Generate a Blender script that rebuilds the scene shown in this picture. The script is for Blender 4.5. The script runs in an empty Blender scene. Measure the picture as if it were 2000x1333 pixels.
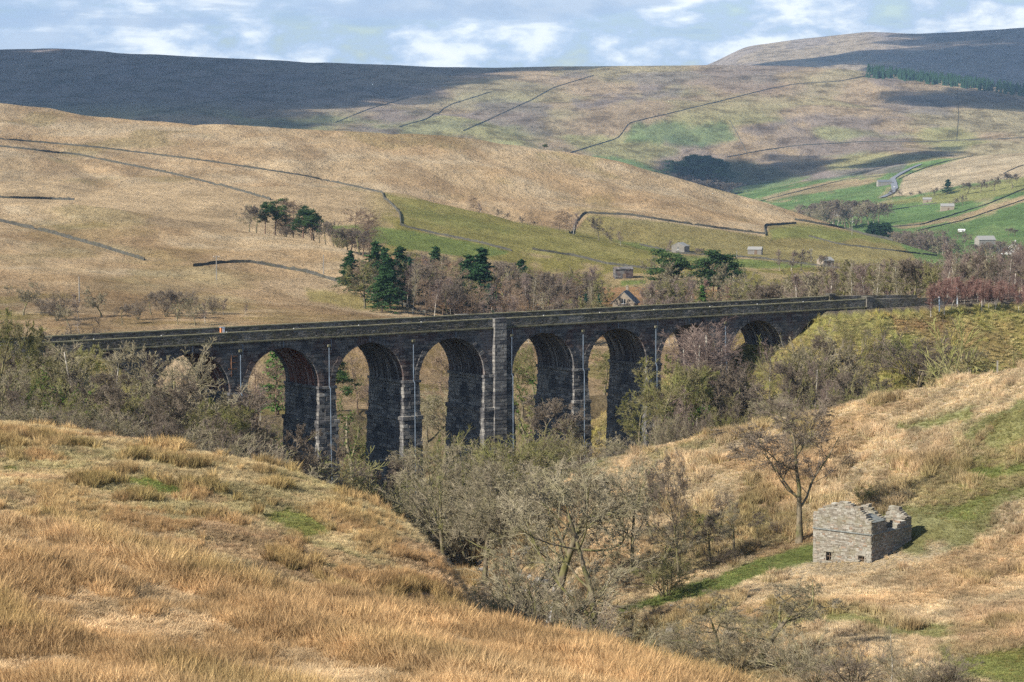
import bpy, math, random
import numpy as np
from mathutils import Vector, Matrix
D = bpy.data
SC = bpy.context.scene
COL = SC.collection
rad = math.radians
RS = np.random.RandomState(11)
random.seed(5)

# ------------------------------------------------------------------ camera, sky, sun, exposure
F = 4600.0                       # focal length in photo pixels (photo 2000 x 1333)
HOR = 275.0                      # photo row of the horizon
PITCH = math.atan((666.5 - HOR) / F)
CP, SP = math.cos(PITCH), math.sin(PITCH)
cam = D.objects.new('camera', D.cameras.new('camera')); COL.objects.link(cam)
cam.data.sensor_width = 36.0
cam.data.lens = 36.0 * F / 2000.0
cam.data.clip_start = 0.5
cam.data.clip_end = 30000
cam.rotation_euler = (math.pi / 2 - PITCH, 0, 0)
SC.camera = cam

SUN_EL = 33.0
SUN_AZ = Vector((-0.772, -0.636, 0)).normalized()       # horizontal direction towards the sun
SUN = Vector((SUN_AZ.x * math.cos(rad(SUN_EL)), SUN_AZ.y * math.cos(rad(SUN_EL)), math.sin(rad(SUN_EL))))
sl = D.lights.new('sun', 'SUN'); sl.energy = 5.0; sl.angle = rad(0.53); sl.color = (1.0, 0.94, 0.84)
so = D.objects.new('sun', sl); COL.objects.link(so); so.rotation_euler = SUN.to_track_quat('Z', 'Y').to_euler()

SC.view_settings.view_transform = 'Standard'
SC.view_settings.look = 'None'
SC.view_settings.exposure = 0.62
SC.view_settings.gamma = 1.0
SC.cycles.volume_max_steps = 64
SC.cycles.use_denoising = False
SC.cycles.use_adaptive_sampling = False
SC.cycles.max_bounces = 5
SC.cycles.diffuse_bounces = 3
SC.cycles.glossy_bounces = 2
SC.cycles.transmission_bounces = 2
SC.cycles.volume_bounces = 0
SC.cycles.transparent_max_bounces = 16


class NT:
    """small helper around a node tree"""
    def __init__(s, tree): s.t = tree; s.n = tree.nodes; s.l = tree.links
    def add(s, typ, **kw):
        nd = s.n.new(typ)
        for k, v in kw.items():
            if k.startswith('i_'):
                key = k[2:]
                key = int(key) if key.isdigit() else key.replace('_', ' ')
                s.put(nd.inputs[key], v)
            else: setattr(nd, k, v)
        return nd
    def put(s, inp, v):
        if isinstance(v, bpy.types.NodeSocket): s.l.new(v, inp)
        elif isinstance(v, (tuple, list)) and inp.type == 'RGBA' and len(v) == 3: inp.default_value = (*v, 1)
        else: inp.default_value = v
    def noise(s, vec, scale, detail=4, rough=0.55, dist=0.0):
        return s.add('ShaderNodeTexNoise', i_Vector=vec, i_Scale=scale, i_Detail=detail, i_Roughness=rough, i_Distortion=dist).outputs['Fac']
    def ramp(s, fac, stops, interp='LINEAR'):
        nd = s.add('ShaderNodeValToRGB', i_Fac=fac); r = nd.color_ramp; r.interpolation = interp
        while len(r.elements) < len(stops): r.elements.new(0.5)
        for e, (p, c) in zip(r.elements, stops):
            e.position = p; e.color = (*c, 1) if not isinstance(c, (int, float)) else (c, c, c, 1)
        return nd.outputs['Color']
    def mix(s, fac, a, b, mode='MIX'):
        nd = s.add('ShaderNodeMix', data_type='RGBA', blend_type=mode)
        s.put(nd.inputs[0], fac); s.put(nd.inputs[6], a); s.put(nd.inputs[7], b)
        return nd.outputs[2]
    def math(s, op, a, b=0.0, c=0.0, clamp=False):
        nd = s.add('ShaderNodeMath', operation=op, use_clamp=clamp)
        s.put(nd.inputs[0], a); s.put(nd.inputs[1], b); s.put(nd.inputs[2], c)
        return nd.outputs[0]
    def maprange(s, v, a, b, c=0.0, d=1.0):
        return s.add('ShaderNodeMapRange', i_0=v, i_1=a, i_2=b, i_3=c, i_4=d).outputs[0]
    def mapping(s, vec, scale=(1, 1, 1), loc=(0, 0, 0), rot=(0, 0, 0)):
        nd = s.add('ShaderNodeMapping'); s.put(nd.inputs['Vector'], vec)
        nd.inputs['Scale'].default_value = scale; nd.inputs['Location'].default_value = loc; nd.inputs['Rotation'].default_value = rot
        return nd.outputs[0]


def material(name, build):
    m = D.materials.new(name); m.use_nodes = True
    t = NT(m.node_tree); m.node_tree.nodes.clear()
    out = t.add('ShaderNodeOutputMaterial')
    sh = build(t)
    t.l.new(sh, out.inputs['Surface'])
    return m


# world: physical sky with a broken layer of cumulus laid over it by direction
w = D.worlds.new('World'); SC.world = w; w.use_nodes = True
t = NT(w.node_tree); w.node_tree.nodes.clear()
wo = t.add('ShaderNodeOutputWorld')
sky = t.add('ShaderNodeTexSky', sky_type='NISHITA', sun_disc=False)
sky.sun_elevation = rad(SUN_EL); sky.sun_rotation = math.atan2(SUN_AZ.x, SUN_AZ.y)
sky.air_density = 1.0; sky.dust_density = 0.6; sky.ozone_density = 2.0; sky.altitude = 300
tc = t.add('ShaderNodeTexCoord').outputs['Generated']
skyc = t.add('ShaderNodeBackground', i_Color=sky.outputs[0], i_Strength=0.085).outputs[0]
va = t.mapping(tc, scale=(23, 23, 52))
n1 = t.noise(va, 1.0, 8, 0.56, 0.1)
vb = t.mapping(tc, scale=(6, 6, 60), loc=(3.1, 1.7, 0.4))
n2 = t.noise(vb, 1.0, 6, 0.55, 0.1)
cov = t.math('MAXIMUM', t.maprange(n1, 0.36, 0.46), t.maprange(n2, 0.40, 0.55))
ccol = t.ramp(n1, [(0.38, (0.30, 0.41, 0.60)), (0.45, (0.42, 0.52, 0.68)), (0.50, (0.60, 0.67, 0.77)), (0.55, (0.86, 0.89, 0.91)), (0.62, (0.99, 0.99, 0.98))])
flat = t.ramp(n2, [(0.4, (0.44, 0.55, 0.72)), (0.55, (0.38, 0.47, 0.62)), (0.7, (0.34, 0.42, 0.56))])
ccol = t.mix(t.maprange(n2, 0.50, 0.57, 0.0, 0.8), ccol, flat)
cl = t.add('ShaderNodeBackground', i_Color=ccol, i_Strength=0.98).outputs[0]
elev = t.add('ShaderNodeSeparateXYZ', i_0=tc).outputs[2]
ms = t.add('ShaderNodeMixShader', i_0=t.math('MULTIPLY', t.math('MULTIPLY', cov, 0.93), t.maprange(elev, 0.07, 0.30, 1.0, 0.12)))
t.l.new(skyc, ms.inputs[1]); t.l.new(cl, ms.inputs[2]); t.l.new(ms.outputs[0], wo.inputs['Surface'])


# ------------------------------------------------------------------ mesh and naming helpers
def mesh(name, verts, quads=None, tris=None, mats=(), smooth=False, midx=None):
    """one mesh from numpy arrays"""
    me = D.meshes.new(name)
    verts = np.asarray(verts, dtype=np.float32).reshape(-1, 3)
    q = np.zeros((0, 4), np.int32) if quads is None or len(quads) == 0 else np.asarray(quads, np.int32)
    tr = np.zeros((0, 3), np.int32) if tris is None or len(tris) == 0 else np.asarray(tris, np.int32)
    me.vertices.add(len(verts)); me.vertices.foreach_set('co', verts.ravel())
    nl = len(q) * 4 + len(tr) * 3
    me.loops.add(nl)
    me.loops.foreach_set('vertex_index', np.concatenate([q.ravel(), tr.ravel()]).astype(np.int32))
    me.polygons.add(len(q) + len(tr))
    starts = np.concatenate([np.arange(len(q)) * 4, len(q) * 4 + np.arange(len(tr)) * 3]).astype(np.int32)
    me.polygons.foreach_set('loop_start', starts)
    if midx is not None: me.polygons.foreach_set('material_index', np.asarray(midx, np.int32))
    me.update(calc_edges=True)
    me.polygons.foreach_set('use_smooth', np.full(len(me.polygons), bool(smooth)))
    for m in mats: me.materials.append(m)
    return me


def link(name, data, parent=None):
    o = D.objects.new(name, data); COL.objects.link(o)
    if parent is not None: o.parent = parent
    return o


def tag(o, label=None, cat=None, group=None, kind=None):
    if label: o['label'] = label
    if cat: o['category'] = cat
    if group: o['group'] = group
    if kind: o['kind'] = kind
    return o


class MB:
    """collects boxes and prisms into one mesh"""
    def __init__(s): s.v = []; s.q = []; s.t = []; s.n = 0
    def pts(s, p):
        p = np.asarray(p, float).reshape(-1, 3); b = s.n; s.v.append(p); s.n += len(p); return b
    def hexa(s, p8):
        b = s.pts(p8)
        s.q += [(b, b+3, b+2, b+1), (b+4, b+5, b+6, b+7), (b, b+1, b+5, b+4), (b+1, b+2, b+6, b+5), (b+2, b+3, b+7, b+6), (b+3, b, b+4, b+7)]
    def box(s, x0, x1, y0, y1, z0, z1):
        s.hexa([(x0, y0, z0), (x1, y0, z0), (x1, y1, z0), (x0, y1, z0), (x0, y0, z1), (x1, y0, z1), (x1, y1, z1), (x0, y1, z1)])
    def tube(s, pts, r, sides=6):
        pts = np.asarray(pts, float); k = len(pts)
        rr = np.ones(k) * r if np.isscalar(r) else np.asarray(r)
        V, Q = tubes(pts[None], rr[None], sides)
        b = s.pts(V); s.q += [tuple(int(i) + b for i in f) for f in Q]
        s.t += [(b, b + 1 + i, b + (i + 2)) for i in range(sides - 2)][:0]
    def build(s, name, mat, parent=None, smooth=False):
        me = mesh(name, np.concatenate(s.v), s.q, s.t, [mat] if not isinstance(mat, (list, tuple)) else mat, smooth)
        return link(name, me, parent)


def tubes(P, R, sides=3):
    """P (N,m,3) polylines, R (N,m) radii -> verts, quads"""
    N, m, _ = P.shape
    Tn = np.gradient(P, axis=1); Tn /= np.linalg.norm(Tn, axis=2, keepdims=True) + 1e-9
    ref = np.where(np.abs(Tn[..., 2:3]) > 0.9, np.array([1.0, 0, 0]), np.array([0, 0, 1.0]))
    A = np.cross(Tn, ref); A /= np.linalg.norm(A, axis=2, keepdims=True) + 1e-9
    B = np.cross(Tn, A)
    ang = np.arange(sides) / sides * 2 * np.pi
    V = P[:, :, None, :] + R[:, :, None, None] * (np.cos(ang)[None, None, :, None] * A[:, :, None, :] + np.sin(ang)[None, None, :, None] * B[:, :, None, :])
    idx = np.arange(N * m * sides).reshape(N, m, sides)
    a = idx[:, :-1, :]; b = idx[:, 1:, :]
    Q = np.stack([a, np.roll(a, -1, 2), np.roll(b, -1, 2), b], -1).reshape(-1, 4)
    return V.reshape(-1, 3), Q


# value noise in numpy
def _hash(ix, iy, seed):
    h = (ix.astype(np.int64) * 374761393 + iy.astype(np.int64) * 668265263 + seed * 974634777) & 0xffffffff
    h = ((h ^ (h >> 13)) * 1274126177) & 0xffffffff
    h = (h ^ (h >> 16)) & 0xffffffff
    return h / 4294967295.0
def vnoise(x, y, seed=0):
    ix = np.floor(x); iy = np.floor(y); fx = x - ix; fy = y - iy
    fx = fx * fx * (3 - 2 * fx); fy = fy * fy * (3 - 2 * fy)
    a = _hash(ix, iy, seed); b = _hash(ix + 1, iy, seed); c = _hash(ix, iy + 1, seed); d = _hash(ix + 1, iy + 1, seed)
    return (a + (b - a) * fx) * (1 - fy) + (c + (d - c) * fx) * fy
def fbm(x, y, octs=4, seed=0, gain=0.5):
    s = 0; amp = 1; tot = 0
    for o in range(octs):
        s = s + amp * vnoise(x * 2 ** o + 17.3 * o, y * 2 ** o + 9.1 * o, seed + o); tot += amp; amp *= gain
    return s / tot
def sstep(x, a, b):
    t_ = np.clip((x - a) / (b - a), 0, 1); return t_ * t_ * (3 - 2 * t_)


# ------------------------------------------------------------------ terrain
def rho(row):
    k = (666.5 - row) / F
    return (k * CP - SP) / (CP + k * SP)
def azi(px, r):
    return (px - 1000.0) / F * (CP - r * SP)
def project(X, Y, Z):
    dc = Y * CP - Z * SP
    return 1000 + F * X / dc, 666.5 - F * (Y * SP + Z * CP) / dc

NA = 900
A0, A1 = -0.40, 0.40
AZ = np.linspace(A0, A1, NA)
YS = np.concatenate([np.linspace(1, 40, 20, endpoint=False), np.geomspace(40, 420, 520, endpoint=False),
                     np.geomspace(420, 2000, 420, endpoint=False), np.geomspace(2000, 12000, 330)])
NY = len(YS)

def curve(pts, const=False):
    """pts: (px,row,Y) or (px,None,Y,Z) -> Y(a), Z(a) on AZ"""
    a, y, z = [], [], []
    for p in pts:
        if p[1] is None: Z = p[3]; r = Z / p[2]
        else: r = rho(p[1]); Z = r * p[2]
        a.append(azi(p[0], r)); y.append(p[2]); z.append(Z)
    ker = np.hanning(17); ker /= ker.sum()
    def sm(v):
        v = np.interp(AZ, a, v); return np.convolve(np.pad(v, 8, mode='edge'), ker, 'valid')
    return sm(y), sm(z)

def layer(curves, front=0.5, back=0.35, pre=None):
    """height grid (NY,NA) of a hill through the given curves; falls away before the first and after the last"""
    C = [curve(c) for c in curves]
    Yk = np.array([c[0] for c in C]); Zk = np.array([c[1] for c in C])
    Z = np.empty((NY, NA))
    for j in range(NA):
        yk, zk = Yk[:, j], Zk[:, j]
        # monotone-ish cubic through the knots
        zz = np.interp(YS, yk, zk)
        if len(yk) > 2:
            m = np.gradient(zk, yk)
            i = np.clip(np.searchsorted(yk, YS) - 1, 0, len(yk) - 2)
            h = yk[i + 1] - yk[i]; s = np.clip((YS - yk[i]) / h, 0, 1)
            hz = ((2*s**3-3*s**2+1) * zk[i] + (s**3-2*s**2+s) * h * m[i] + (-2*s**3+3*s**2) * zk[i+1] + (s**3-s**2) * h * m[i+1])
            zz = np.where((YS > yk[0]) & (YS < yk[-1]), 0.5 * zz + 0.5 * hz, zz)
        zz = np.where(YS < yk[0], zk[0] - (yk[0] - YS) * front, zz)
        zz = np.where(YS > yk[-1], zk[-1] - (YS - yk[-1]) * back, zz)
        Z[:, j] = zz
    return Z

near_hill = layer([
    [(1000, None, 1, -1.7)],
    [(0, 1345, 50), (1000, 1400, 50), (2000, 1570, 50)],
    [(-400, 1160, 66), (0, 1185, 65), (400, 1235, 64), (1000, 1310, 62), (2000, 1500, 58)],
    [(-900, 930, 100), (0, 1003, 94), (200, 1040, 94), (400, 1090, 92), (600, 1135, 90), (860, 1188, 88), (1100, 1236, 86), (1340, 1306, 82), (1500, 1360, 78), (2000, 1500, 72), (2900, 1700, 62)],
], back=0.42)
second_hill = layer([
    [(-900, 1010, 114), (0, 1065, 108), (400, 1150, 106), (860, 1265, 104), (1200, 1500, 100), (2600, 1900, 100)],
    [(-900, 890, 140), (0, 925, 140), (400, 980, 138), (700, 1060, 132), (860, 1160, 122), (1200, 1500, 108), (2600, 1900, 104)],
    [(-900, 780, 200), (0, 818, 190), (150, 833, 188), (350, 870, 182), (470, 890, 178), (620, 935, 172), (720, 975, 165), (800, 1020, 158), (860, 1078, 150), (905, 1140, 142), (940, 1210, 135), (1000, 1320, 128), (1200, 1600, 120), (2600, 2000, 116)],
    [(-900, None, 250, -30), (0, None, 250, -35), (350, None, 245, -40), (620, None, 235, -46), (860, None, 185, -45), (1000, None, 165, -43), (1200, None, 150, -44), (2600, None, 140, -50)],
], back=0.12)
floor_ = np.interp(YS, [1, 100, 150, 200, 250, 300, 350, 450, 520, 640, 1000, 1500, 3000, 6000, 12000],
                   [-30, -38, -41.5, -45.5, -49.5, -52, -53, -52, -51, -53, -60, -90, -120, -60, -60])[:, None] + np.zeros((1, NA))
right_hill = layer([
    [(600, 1500, 160), (900, 1375, 165), (1200, 1350, 158), (1500, 1345, 150), (2000, 1345, 138), (2900, 1333, 118)],
    [(600, 1330, 195), (900, 1235, 203), (1100, 1215, 203), (1300, 1160, 201), (1450, 1125, 200), (1640, 1099, 199), (1800, 1080, 199), (2000, 1035, 199), (2400, 960, 195), (2900, 880, 190)],
    [(600, 1250, 235), (900, 1120, 235), (1200, 1035, 232), (1350, 1010, 232), (1500, 975, 232), (1650, 938, 231), (1800, 885, 228), (2000, 812, 224), (2400, 720, 215), (2900, 620, 205)],
    [(600, 1150, 290), (900, 1010, 285), (1000, 950, 278), (1100, 908, 272), (1200, 880, 270), (1330, 850, 268), (1450, 822, 266), (1600, 790, 264), (1700, 768, 262), (1850, 738, 258), (2000, 705, 252), (2400, 640, 240), (2900, 580, 225)],
], back=0.42)
moor_front = layer([
    [(-900, 660, 500), (0, 662, 500), (600, 650, 510), (900, 650, 530), (1200, 690, 550), (2900, 800, 600)],
    [(-900, 500, 660), (0, 520, 650), (300, 548, 650), (600, 585, 620), (800, 622, 590), (1000, 690, 560), (2900, 800, 620)],
    [(-900, 375, 900), (0, 393, 850), (250, 405, 840), (400, 425, 825), (480, 444, 810), (600, 466, 785), (720, 506, 740), (800, 550, 690), (860, 598, 640), (950, 665, 600), (1200, 720, 580), (2900, 820, 640)],
], back=0.10)
rail_shelf = layer([
    [(-900, 900, 395), (1380, 760, 395), (1480, 680, 395), (1640, 612, 395), (2000, 596, 405), (2900, 590, 420)],
    [(-900, 900, 600), (1380, 760, 600), (1480, 660, 600), (1640, 608, 600), (2000, 592, 600), (2900, 590, 600)]], front=0.5, back=0.12)
pasture = layer([
    [(-900, 560, 640), (600, 600, 640), (900, 622, 630), (1200, 632, 630), (1500, 622, 640), (2000, 600, 640), (2900, 600, 640)],
    [(-900, 440, 900), (0, 430, 900), (400, 450, 860), (600, 482, 850), (800, 490, 850), (1000, 520, 850), (1200, 555, 830), (1500, 575, 800), (2000, 588, 760), (2900, 590, 740)],
    [(-900, 380, 1200), (0, 360, 1200), (400, 362, 1200), (700, 366, 1230), (770, 373, 1230), (900, 405, 1180), (1000, 430, 1130), (1190, 462, 1080), (1310, 490, 1040), (1500, 515, 1000), (1700, 535, 950), (2000, 560, 900), (2900, 600, 880)],
], back=0.05)
moor = layer([
    [(-900, 400, 1100), (0, 385, 1160), (400, 385, 1180), (770, 400, 1230), (900, 436, 1225), (1000, 455, 1190), (1190, 486, 1130), (1310, 503, 1090), (1500, 522, 1040), (2000, 580, 980), (2900, 620, 940)],
    [(-900, 280, 1350), (0, 300, 1350), (500, 325, 1340), (900, 352, 1340), (1200, 402, 1300), (1500, 470, 1220), (1700, 500, 1150), (2000, 560, 1080), (2900, 620, 1050)],
    [(-900, 130, 1700), (0, 196, 1600), (200, 222, 1580), (330, 234, 1550), (560, 241, 1500), (860, 258, 1500), (1000, 277, 1500), (1200, 312, 1500), (1400, 370, 1480), (1600, 427, 1430), (1740, 463, 1380), (1830, 495, 1330), (2000, 560, 1250), (2900, 640, 1200)],
], back=0.25)
right_fields = layer([
    [(600, 560, 1900), (1300, 520, 1900), (1500, 492, 1800), (1700, 480, 1700), (1850, 505, 1500), (2000, 530, 1350), (2900, 560, 1200)],
    [(600, 480, 2500), (1300, 440, 2500), (1500, 425, 2400), (1700, 408, 2300), (1850, 405, 2150), (2000, 400, 2000), (2900, 380, 1800)],
    [(600, 440, 3400), (1200, 425, 3400), (1430, 379, 3300), (1600, 346, 3200), (1750, 318, 3100), (1900, 300, 3000), (2000, 294, 2900), (2400, 260, 2700), (2900, 230, 2500)],
], back=0.2)
far_fell = layer([
    [(-900, 300, 3400), (0, 290, 3400), (900, 310, 3500), (1400, 378, 3500), (1600, 360, 3450), (2000, 325, 3350), (2900, 300, 3300)],
    [(-900, 190, 4200), (0, 195, 4200), (1000, 217, 4200), (1500, 232, 4200), (2000, 245, 4100), (2900, 240, 4100)],
    [(-900, 70, 5200), (-300, 96, 5200), (0, 92, 5200), (100, 91, 5200), (200, 96, 5200), (400, 108, 5200), (600, 118, 5200), (850, 129, 5200), (1100, 127, 5200), (1400, 124, 5100), (1560, 124, 5000), (1650, 130, 4900), (1750, 141, 4850), (1900, 160, 4800), (2000, 177, 4750), (2400, 205, 4700), (2900, 200, 4700)],
], front=0.3, back=0.12)
high_fell = layer([
    [(-900, 300, 6500), (1300, 200, 6500), (2000, 200, 6300), (2900, 200, 6300)],
    [(-900, 300, 8800), (1100, 200, 8800), (1380, 126, 8800), (1460, 86, 8800), (1560, 73, 8800), (1700, 59, 8700), (1780, 63, 8600), (1900, 57, 8500), (2000, 50, 8400), (2400, 35, 8300), (2900, 60, 8300)],
], front=0.2, back=0.15)

# the grass stands on the ground: sight lines above were read at the grass tops
near_hill -= 0.55 * sstep(YS, 20, 60)[:, None]; second_hill -= 0.35; right_hill -= 0.3
YG = YS[:, None] + 0 * AZ[None, :]
XG = YG * AZ[None, :]
layers = [near_hill, second_hill, floor_, right_hill, moor_front, pasture, moor, right_fields, far_fell, high_fell, rail_shelf]
LID = np.argmax(np.array(layers), axis=0)
ZG = np.max(np.array(layers), axis=0)
# relief: every hill gets its own hollows and hummocks, growing with distance
def relief(X, Y):
    n = (fbm(X / 9, Y / 9, 4, 3) - 0.5) * 0.9 * sstep(Y, 20, 90) * (1 - sstep(Y, 260, 420))
    n = n + (fbm(X / 55, Y / 55, 5, 5) - 0.5) * 6.5 * sstep(Y, 420, 800) * (1 - 0.4 * sstep(Y, 2000, 3000))
    g = 1 - np.abs(2 * fbm(X / 150 + 0.25 * Y / 150, Y / 420, 4, 9) - 1)        # runnels down the fells
    n = n - 10.0 * np.clip(g - 0.80, 0, 1) * sstep(Y, 600, 1200)
    n = n + (fbm(X / 260, Y / 330, 5, 7) - 0.5) * 26 * sstep(Y, 2200, 3800)
    g2 = 1 - np.abs(2 * fbm(X / 330 + Y / 900, Y / 1500, 5, 21) - 1)
    n = n - 50 * np.clip(g2 - 0.84, 0, 1) * sstep(Y, 3300, 4000)
    return n
crest_guard = 1 - 0.75 * sstep(YG, 4500, 5000)
ZG = ZG + relief(XG, YG) * crest_guard
ker = np.array([1, 3, 5, 6, 5, 3, 1.0]); ker /= ker.sum()
Zp = np.pad(ZG / YG, ((3, 3), (0, 0)), mode='edge')
ZG = sum(ker[i] * Zp[i:i + NY] for i in range(7)) * YG

# the stream cut: a winding bed from the lower frame to the viaduct
STREAM = [(1490, 128), (1330, 150), (1230, 168), (1150, 190), (1110, 208), (1020, 228), (930, 250), (850, 280), (840, 318), (800, 345), (740, 390), (700, 430)]
def stream_x(Y):
    ys = [s[1] for s in STREAM]; xs = [(s[0] - 1000) / F * s[1] * 1.012 for s in STREAM]
    return np.interp(Y, ys, xs)
sd = np.abs(XG - stream_x(YG) - 1.5 * np.sin(YG / 7))
inr = ((YG > 120) & (YG < 430))
ZG = ZG - inr * 2.2 * np.exp(-(sd / 3.2) ** 2)
bed = np.interp(YS, [100, 128, 168, 208, 250, 318, 430], [-37, -39, -42.5, -46.3, -49.6, -53.2, -54.5])[:, None]

# ------------------------------------------------------------------ viaduct frame and railway line
TH = rad(35.3)
DU = np.array([math.cos(TH), math.sin(TH), 0]); DV = np.array([-math.sin(TH), math.cos(TH), 0])
L = 13.1; PW = 2.4; KW = 4.6; RAD = 5.35; WID = 8.6
VY = 322.0
VZ = rho(622.0) * VY
VX = azi(973, rho(622.0)) * VY
VO = np.array([VX, VY, VZ])
piers = {0: 0.0}
u = KW / 2 + (L - PW) + PW / 2
for k in range(1, 6): piers[k] = u; piers[-k] = -u; u += L
END = piers[5] + 3.0
def v2w(u, v, w=0.0): return VO + DU * u + DV * v + np.array([0, 0, w])
def line_coords(X, Y):
    dx, dy = X - VO[0], Y - VO[1]
    return dx * DU[0] + dy * DU[1], dx * DV[0] + dy * DV[1]

uu, vv = line_coords(XG, YG)
# railway formation: embankments that run out of both ends
form = VZ - 1.55
vd = np.maximum(np.abs(vv - WID / 2) - 5.0, 0)
over = np.maximum(END - 9.0 - np.abs(uu), 0)
rdist = np.sqrt(vd ** 2 + over ** 2)
emb = form - rdist * 0.62 + (fbm(XG / 5, YG / 5, 4, 31) - 0.5) * 1.6 * np.clip(rdist / 3, 0, 1)
emb = np.where((np.abs(uu) < 400), emb, -999)
EMB = (emb > ZG)
ZG = np.maximum(ZG, emb)
# nothing of the ground stands in the way of the track
cut = (vd < 0.5) & (over <= 0.01)
ZG = np.where(cut, np.minimum(ZG, form + 0.1), ZG)

LY = np.log(YS)
def ground(X, Y):
    X = np.asarray(X, float); Y = np.asarray(Y, float)
    a = (X / Y - A0) / (A1 - A0) * (NA - 1); a = np.clip(a, 0, NA - 1.001)
    i = np.clip(np.searchsorted(YS, Y) - 1, 0, NY - 2); fy = (Y - YS[i]) / (YS[i + 1] - YS[i])
    j = a.astype(int); fx = a - j
    return (ZG[i, j] * (1 - fx) + ZG[i, j + 1] * fx) * (1 - fy) + (ZG[i + 1, j] * (1 - fx) + ZG[i + 1, j + 1] * fx) * fy
def hit(px, row, y0=40.0, y1=1e9):
    """where the sight line through a photo pixel meets the ground"""
    r = rho(row); a = azi(px, r)
    j = int(np.clip((a - A0) / (A1 - A0) * (NA - 1), 0, NA - 2))
    sel = (YS >= y0) & (YS <= y1); ys = YS[sel]; z = ZG[sel, j]
    k = np.nonzero(z >= r * ys)[0]
    if len(k) == 0: i = int(np.argmax(z / ys))
    else: i = k[0]
    Y = ys[i]
    if i > 0 and len(k):
        d0 = r * ys[i - 1] - z[i - 1]; d1 = z[i] - r * ys[i]
        Y = ys[i - 1] + (ys[i] - ys[i - 1]) * d0 / (d0 + d1 + 1e-9)
    return np.array([a * Y, Y, float(ground(a * Y, Y))])
def at(px, Y):
    a = (px - 1000) / F * 1.01
    return np.array([a * Y, Y, float(ground(a * Y, Y))])

# ------------------------------------------------------------------ ground colours (what grows where, plus cloud shade put into the far fell)
PXG, RWG = project(XG, YG, ZG)
def inpoly(poly, warp=6.0, soft=5.0, y0=0, y1=1e9, seed=1):
    """soft mask of a field outline given where it lies, edges broken up; returns (row slice, mask)"""
    i0, i1 = np.searchsorted(YS, y0), np.searchsorted(YS, y1); px_ = [p[0] for p in poly]
    j0, j1 = [int(np.clip(((q - 1000) / F * 1.03 - A0) / (A1 - A0) * (NA - 1), 0, NA - 1)) for q in (min(px_) - 30, max(px_) + 30)]
    sl_ = (slice(i0, i1), slice(j0, j1 + 1))
    X_, Y_, P_, R_ = XG[sl_], YG[sl_], PXG[sl_], RWG[sl_]
    wx = P_ + (fbm(X_ / Y_ * 260, np.log(Y_) * 60, 3, seed) - 0.5) * 2 * warp
    wy = R_ + (fbm(X_ / Y_ * 260 + 31, np.log(Y_) * 60, 3, seed + 5) - 0.5) * 2 * warp * 0.5
    n = len(poly); ins = np.zeros(wx.shape, bool); dmin = np.full(wx.shape, 1e9)
    for i in range(n):
        x0, q0 = poly[i]; x1, q1 = poly[(i + 1) % n]
        c = ((q0 > wy) != (q1 > wy)) & (wx < (x1 - x0) * (wy - q0) / (q1 - q0 + 1e-9) + x0)
        ins ^= c
        tt = np.clip(((wx - x0) * (x1 - x0) + (wy - q0) * (q1 - q0)) / ((x1 - x0) ** 2 + (q1 - q0) ** 2), 0, 1)
        dmin = np.minimum(dmin, np.hypot(wx - x0 - tt * (x1 - x0), wy - q0 - tt * (q1 - q0)))
    return sl_, np.where(ins, sstep(dmin, 0, soft), 0)
TAN = np.array([0.58, 0.43, 0.255]); STRAW = np.array([0.66, 0.53, 0.35]); ORANGE = np.array([0.40, 0.25, 0.12])
BRACKEN = np.array([0.27, 0.15, 0.08]); OLIVE = np.array([0.23, 0.20, 0.065]); GREEN = np.array([0.20, 0.225, 0.07])
BRIGHT = np.array([0.20, 0.25, 0.075]); HEATHER_AND_SHADE = np.array([0.205, 0.175, 0.175]); FAROL = np.array([0.36, 0.30, 0.17]); DARKS = np.array([0.12, 0.09, 0.045])  # the heather tone also carries cloud shade put into the far fell's colour
FIELD = np.array([0.16, 0.255, 0.09])
CG = np.zeros((NY, NA, 3)) + TAN
def lay(mask, col):
    global CG
    CG = CG * (1 - mask[..., None]) + np.asarray(col) * mask[..., None]
EAST = sstep(PXG, 690, 780)
n_big = fbm(XG / 60, YG / 60, 4, 41); n_mid = fbm(XG / 14, YG / 14, 4, 42); n_sm = fbm(XG / 3.5, YG / 3.5, 3, 43)
sc_n = fbm(XG / YG * 90, np.log(YG) * 30, 5, 44)
lay((LID <= 1) * sstep(n_mid, .45, .6) * .6, ORANGE)
lay((LID == 1) * sstep(n_mid, .48, .62) * .5, STRAW * 0.85)
lay((LID == 1) * .45, OLIVE * 1.5)
lay((LID == 1) * sstep(fbm(XG / 5 + 9, YG / 9, 4, 49), .53, .62) * .5 * (YG < 172), GREEN)
lay((LID == 1) * sstep(fbm(XG / 4 + 3, YG / 6, 4, 48), .55, .63) * .6, BRACKEN * 1.2)
lay((LID == 2) * (YG < 450) * 1.0, DARKS * 1.3)
lay((LID == 2) * (YG < 450) * sstep(n_mid, .42, .55) * .8, OLIVE * 1.1)
lay((LID == 2) * (YG < 330) * sstep(n_sm, .5, .62) * .6, GREEN)
lay((LID == 3) * 1.0, STRAW * 0.95)
lay((LID == 3) * sstep(n_mid, .5, .62) * .7, ORANGE * 1.15)
lay((LID == 3) * sstep(fbm(XG / 8 + 5, YG / 16, 4, 47), .54, .62) * .75, GREEN)
valley = ((YG > 335) & (YG < 600))
lay(valley * 1.0, np.array([.36, .26, .15]))
lay(valley * sstep(n_mid, .5, .62) * .7, OLIVE)
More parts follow.
